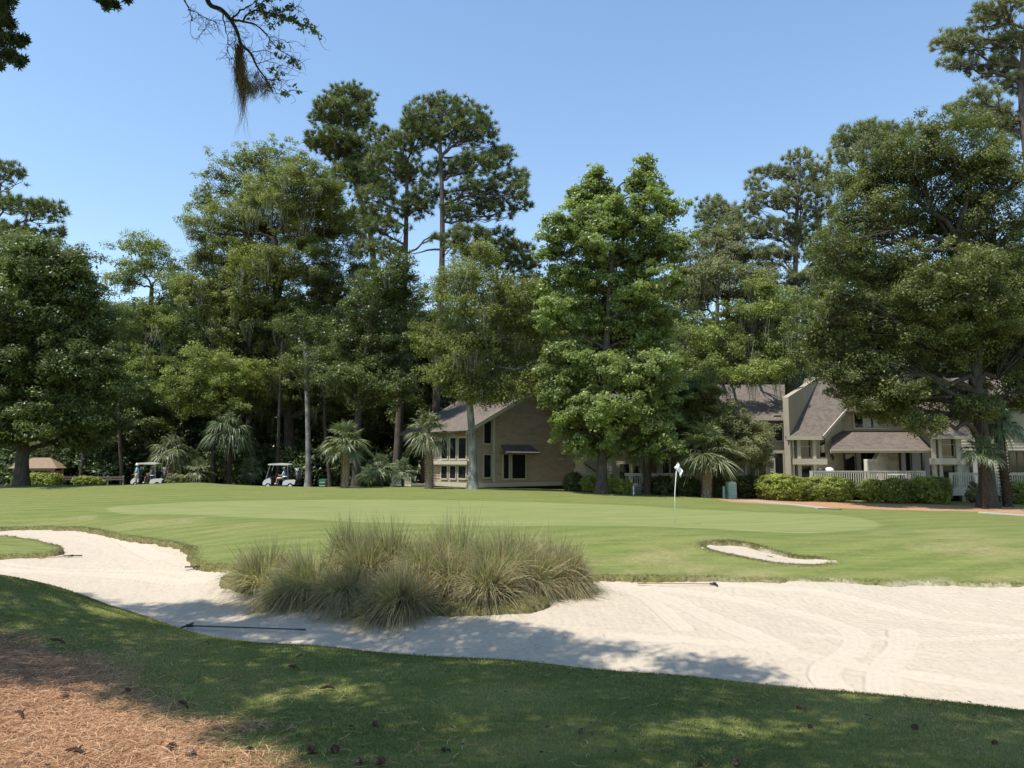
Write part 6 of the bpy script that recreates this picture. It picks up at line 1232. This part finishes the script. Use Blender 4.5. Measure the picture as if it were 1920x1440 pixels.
b = MB(); b.lathe([(0.25, 0), (0.24, 0.03), (0.03, 0.06), (0.03, 0.70)], (0, 0, 0), 12); b.build('pedestal', M_MET, r_)
def grill(px, y_, label, m_):
    r_ = empty('kettle_grill', (X(px, y_), y_, DK), label, 'grill', 'grills on the deck'); b = MB(); b.lathe([(0.001, 0.72), (0.16, 0.76), (0.27, 0.90), (0.28, 0.93), (0.26, 1.04), (0.15, 1.13), (0.001, 1.16)], (0, 0, 0), 16); b.build('bowl', m_, r_, True)
    for i in range(3): a = i * 2.09; b = MB(); b.tube([(0.15 * math.cos(a), 0.15 * math.sin(a), 0.78), (0.3 * math.cos(a), 0.3 * math.sin(a), 0)], 0.014, 6); b.build('leg', M_MET, r_)
grill(1536, 46.2, 'black kettle grill at the left end of the deck', M_SEAT); grill(1551, 46.3, 'pale covered grill beside the black one', M_FLAG)
b = MB(); b.box(-0.05, 0.05, -0.06, 0, 0, 0.12); b.tube([(0, -0.06, 0.1), (0, -0.18, 0.16), (0, -0.2, 0.02)], 0.014, 6); b.lathe([(0.04, -0.26), (0.085, -0.12), (0.09, 0.0), (0.02, 0.04)], (0, -0.2, 0), 10)
ln_ = b.build('wall_lantern', M_SEAT); ln_.location = (*fd.p(Ld * 0.52, 0.06, 0)[:2], Zp(856, 48)); tag(ln_, 'black wall lantern on the siding by the deck', 'lantern')

# ------------------------------------------------------------------ trees over the camera: they throw the shade on the near bank
M_MOSSN = leaf_mat('near_moss', [(0.0, (0.12, 0.10, 0.075)), (0.6, (0.21, 0.18, 0.14)), (1.0, (0.33, 0.29, 0.23))], 0.15, 0.9, 0.05)
BK_LIMB = bark_mat('limb_bark', (0.045, 0.036, 0.03), (0.16, 0.13, 0.115), 8)
LF_NEAR = leaf_mat('near_oak_leaf', [(0.0, (0.030, 0.050, 0.020)), (0.6, (0.060, 0.088, 0.030)), (1.0, (0.12, 0.145, 0.05))], 0.35, 0.4, 0.4)
sun2 = np.array([SV.x / SV.z, SV.y / SV.z])        # plan offset per metre of height towards the sun
def shade_pt(xg, yg, h): return np.array([xg + sun2[0] * h, yg + sun2[1] * h, h])
SH1 = hits([(-200,1096),(60,1108),(200,1140),(330,1142),(430,1150),(560,1152),(640,1146),(700,1166),(800,1172),(960,1192),(1080,1216),(1200,1238),(1390,1272)], -0.18, dmin=6)
SHP = np.vstack([SH1, [(3.4, 8.3), (5.2, 7.0), (7.0, 6.0), (7.5, 2.0), (1.0, 1.0), (-0.3, 2.8), hit(560,1440), hit(330,1345), hit(180,1300), hit(0,1280), (-7, 6.0), (-11, 9)]])
def overhead():
    n = 9500; xg = rng.uniform(-11, 8, n); yg = rng.uniform(1, 16, n); s = sdf(SHP, xg, yg) - 0.15
    gap = fbm(xg * 0.7, yg * 1.9, 91, 3)
    k = (s > -0.05) & (gap < 0.19) ; xg, yg = xg[k], yg[k]
    h = np.maximum((2.4 + 0.65 * yg) / (1 - 0.65 * sun2[1]), 6.5 + rng.random(len(yg)) * 1.0) + 0.5 + rng.random(len(yg)) * 2.5
    P = np.stack([xg + sun2[0] * h, yg + sun2[1] * h, h], 1)
    ok = P[:, 2] > CZ + 0.645 * np.maximum(P[:, 1], 0) + 0.75
    return P[ok]
OP = overhead()
def near_leaves(mb, C, tuft, per, leaf, up=0.4):
    n = len(C); idx = np.repeat(np.arange(n), per); m = len(idx); P = C[idx] + rdir(m) * (rng.random(m) ** 0.5 * tuft)[:, None] * np.array([1, 1, 0.55])
    V, Q_ = leaf_quads(P, nrm(rdir(m) + np.array([0, 0, up])), leaf * rng.uniform(0.6, 1.3, m), leaf * 0.42 * rng.uniform(0.7, 1.2, m)); mb.add(V, Q_, None, np.repeat(rng.random(m), 4))
base = np.array([-12.5, 8.8, 0.0]); base[2] = gz(-12.5, 8.8) - 0.1
root = empty('live_oak', base, 'overhanging live oak whose mossy bough hangs into the top of the view', 'oak tree', OAKG)
mt = MB(); L = trunk_line([base, base + [0.2, 0.1, 3.0], base + [0.9, 0.5, 6.5], base + [1.6, 1.0, 10.0], base + [2.0, 1.3, 14]], 16); flare_trunk(mt, L, 0.48, 0.5, 14, 1.6, 0.08)
mc = MB(); near_leaves(mc, OP, 0.36, 50, 0.14)
hubs = OP[rng.choice(len(OP), 34, replace=False)]; Ls = []
for h_ in hubs: k = near_on(L, h_, 2.0); Ls.append(limbs(mt, L[max(k, 6)], h_ - [0, 0, 0.15], [0.055], [0.02], 10, 0.06, 0.04, 7)[0])
Ls = np.vstack(Ls); sel = OP[rng.choice(len(OP), 420, replace=False)]; A = np.array([Ls[np.argmin(((Ls - q_) ** 2).sum(1))] for q_ in sel]); limbs(mt, A, sel, np.full(420, 0.02), np.full(420, 0.006), 5, 0.02, 0.08, 4)
# the bough that shows: photo points at about nine metres
D9 = 9.0
def wb(px_, py_, dd=0.0): return W(px_, py_, D9 + dd)
bo = MB(); lv = []
up0 = wb(385, -10); st_ = near_on(L, up0 + [0, 0, 3], 0)
bo.tube(trunk_line([L[10], L[10] * 0.5 + wb(340, -160) * 0.5 + [0, 0, 1.0], wb(330, -170), wb(360, -60), up0], 20), np.linspace(0.13, 0.045, 20), 9)
main = trunk_line([wb(385, -10), wb(395, 10), wb(415, 18), wb(433, 38), wb(445, 60), wb(452, 82), wb(470, 100), wb(482, 125), wb(500, 150), wb(512, 175)], 34)
bo.tube(main, np.linspace(0.032, 0.006, 34), 8)
segs = [([(433,38),(455,40),(480,48),(500,66),(510,84)], 0.016), ([(500,66),(520,90),(545,105),(555,118),(560,125)], 0.007), ([(433,38),(450,20),(470,10),(490,-10)], 0.014), ([(455,40),(470,22),(500,24),(540,35),(575,50),(597,60)], 0.014),
  ([(418,22),(420,40),(426,65),(430,85),(437,95)], 0.010), ([(470,30),(490,5),(510,-5)], 0.010), ([(540,35),(545,22),(560,10)], 0.006), ([(345,-5),(352,12),(358,22),(360,38)], 0.013), ([(352,18),(370,25),(390,35),(405,45),(385,50)], 0.006), ([(370,25),(384,40),(384,68)], 0.004),
  ([(445,60),(440,80),(448,90),(450,118)], 0.006), ([(470,100),(490,95),(515,100),(525,112)], 0.006), ([(480,120),(500,115),(520,120),(532,135)], 0.005), ([(490,140),(505,160),(525,170),(555,172)], 0.006), ([(500,150),(515,150),(530,148)], 0.004), ([(426,65),(437,60),(442,72)], 0.004), ([(430,85),(425,100),(430,112)], 0.004), ([(400,12),(425,30),(445,25)], 0.005), ([(560,120),(548,112),(530,120)], 0.003), ([(505,80),(530,75),(545,85)], 0.004), ([(385,50),(395,40),(410,42)], 0.003)]
tips = []
for S, r_ in segs:
    P = trunk_line([wb(a, b, rng.normal() * 0.12) for a, b in S], 12); P = P + rng.normal(size=P.shape) * 0.006; bo.tube(P, np.linspace(r_, r_ * 0.3, 12), 6); tips.append(P)
tw = np.vstack([main[6:]] + [p[3:] for p in tips]); A = tw[rng.integers(0, len(tw), 240)]; Bv = A + nrm(rng.normal(size=(240, 3)) + [0.5, 0, -0.35]) * rng.uniform(0.06, 0.26, (240, 1)); limbs(bo, A, Bv, np.full(240, 0.0035), np.full(240, 0.0015), 5, 0, 0.12, 4)
tw2 = np.vstack([A, Bv]); A2 = Bv[rng.integers(0, 240, 260)]; B2 = A2 + nrm(rng.normal(size=(260, 3))) * rng.uniform(0.04, 0.12, (260, 1)); limbs(bo, A2, B2, np.full(260, 0.002), np.full(260, 0.001), 3, 0, 0.1, 4)
ml = MB()
lp = []
for (a0, b0, a1_, b1_, n_) in [(470,5,500,20,7),(500,5,530,30,10),(500,24,540,36,12),(540,20,560,10,5),(540,34,597,60,22),(480,-5,520,0,8),(470,30,490,20,6),(515,95,560,125,10),(500,165,555,175,8),(505,130,530,150,6),(490,40,520,50,5),(500,80,530,90,4),(450,0,470,20,3)]:
    for i in range(n_): f = rng.random(); lp.append(wb(a0 + (a1_ - a0) * f + rng.normal() * 5, b0 + (b1_ - b0) * f + rng.normal() * 5, rng.normal() * 0.15))
near_leaves(ml, np.array(lp), 0.055, 9, 0.062)
near_leaves(mc, np.array([wb(a, b, rng.normal() * 0.2) for a, b in [(330,-170),(360,-150),(300,-160),(420,-120),(480,-90),(530,-80),(560,-60),(450,-150)]]), 0.4, 60, 0.12)
mks = []
for pts_, ln_m, ns_, sp_, wd_ in (([(449,85),(449,95),(450,105),(451,118),(449,130),(453,145)], 0.45, 120, 0.030, 0.0028), ([(455,125),(458,140),(462,152),(468,160)], 0.34, 70, 0.035, 0.0026), ([(482,138),(490,152),(497,162),(480,160),(474,165)], 0.22, 80, 0.055, 0.0024), ([(456,165),(457,175)], 0.72, 34, 0.016, 0.0026)):
    mo = MB(); moss_mesh(mo, np.array([wb(a, b) for a, b in pts_]), ln_m, ns_, sp_, wd_); mks.append(mo.build('hanging_moss', M_MOSSN))
br_ = bo.build('bough', BK_LIMB, None, True); lf_ = ml.build('bough_leaves', leaf_mat('bough_leaf', [(0.0, (0.06, 0.085, 0.03)), (0.6, (0.12, 0.15, 0.05)), (1.0, (0.24, 0.25, 0.10))], 0.45, 0.35, 0.5)); _ = 0
keep_parent(root, mt.build('trunk', BK_OAK, None, True), mc.build('crown', LF_NEAR), br_, lf_, *mks)
# second overhanging tree, star shaped leaves in the upper left corner
base2 = np.array([-10.0, -1.5, 0.0]); base2[2] = gz(-10.0, -1.5) - 0.1; D7 = 8.0
root = empty('sweetgum_tree', base2, 'overhanging tree whose dark pointed leaves fill the upper left corner', 'sweetgum tree'); mt = MB(); L = trunk_line([base2, base2 + [0.1, 0.2, 4], base2 + [0.3, 0.5, 8], base2 + [0.2, 0.8, 13]], 12); flare_trunk(mt, L, 0.26, 0.4, 12, 1.5)
def w7(a, b, dd=0.0): return W(a, b, D7 + dd)
clp = [(w7(a, b, rng.normal() * 0.25), r_) for a, b, r_ in [(-60,-30,.2),(-10,40,.16),(8,10,.10),(-30,90,.16),(15,70,.10),(12,30,.06),(30,75,.07),(45,75,.05),(-10,115,.10),(15,105,.08),(35,118,.05),(45,112,.04),(20,45,.07),(0,80,.1),(25,100,.06),(40,82,.05),(190,-2,.06),(208,2,.06),(218,10,.05),(200,12,.05),(238,-3,.04),(-60,60,.2),(190,-40,.15),(230,-50,.15),(120,-60,.2),(20,-40,.2),(60,-70,.2),(8,-5,.08),(20,0,.05)]]
mc = MB(); lb = []
for c, r_ in clp:
    m = int(60 * r_ / 0.08); P = c + rdir(m) * (rng.random(m) ** 0.5 * r_)[:, None]
    # star leaf: five narrow points from one centre
    nn2 = nrm(rdir(m) + np.array([0, 0, 0.3])); a = nrm(np.cross(nn2, rdir(m))); b = np.cross(nn2, a); Lf = 0.055 * rng.uniform(0.7, 1.2, m)
    for k5 in range(5):
        t_ = (k5 - 2) * 1.0; dr = a * math.cos(t_) + b * math.sin(t_); sd_ = -a * math.sin(t_) + b * math.cos(t_); V = np.stack([P, P + dr * Lf[:, None] * 0.45 + sd_ * Lf[:, None] * 0.16, P + dr * Lf[:, None], P + dr * Lf[:, None] * 0.45 - sd_ * Lf[:, None] * 0.16], 1).reshape(-1, 3)
        mc.add(V, np.arange(m * 4).reshape(-1, 4), None, 0.4)
cc = np.array([c for c, _ in clp])
P = limbs(mt, L[6], w7(-110, -150), [0.05], [0.02], 10, 0.03, 0.01, 7)[0]; limbs(mt, np.repeat(P[-3:-2], len(cc), 0), cc, np.full(len(cc), 0.007), np.full(len(cc), 0.003), 6, 0.03, 0.03, 5)
far_c = np.array([(-10 + 2.2 * math.cos(a) * r_, -1.5 + 2.0 * math.sin(a) * r_ - 1.0, 9 + 4 * t_) for a, r_, t_ in zip(rng.uniform(0, 6.28, 160), rng.uniform(0.3, 1, 160), rng.random(160))]); near_leaves(mc, far_c, 0.4, 26, 0.13); limbs(mt, L[rng.integers(7, 12, 60)], far_c[:60], np.full(60, 0.03), np.full(60, 0.008), 5, 0.03, 0.08, 4)
keep_parent(root, mt.build('trunk', BK_OAK, None, True), mc.build('crown', LF_NEAR))
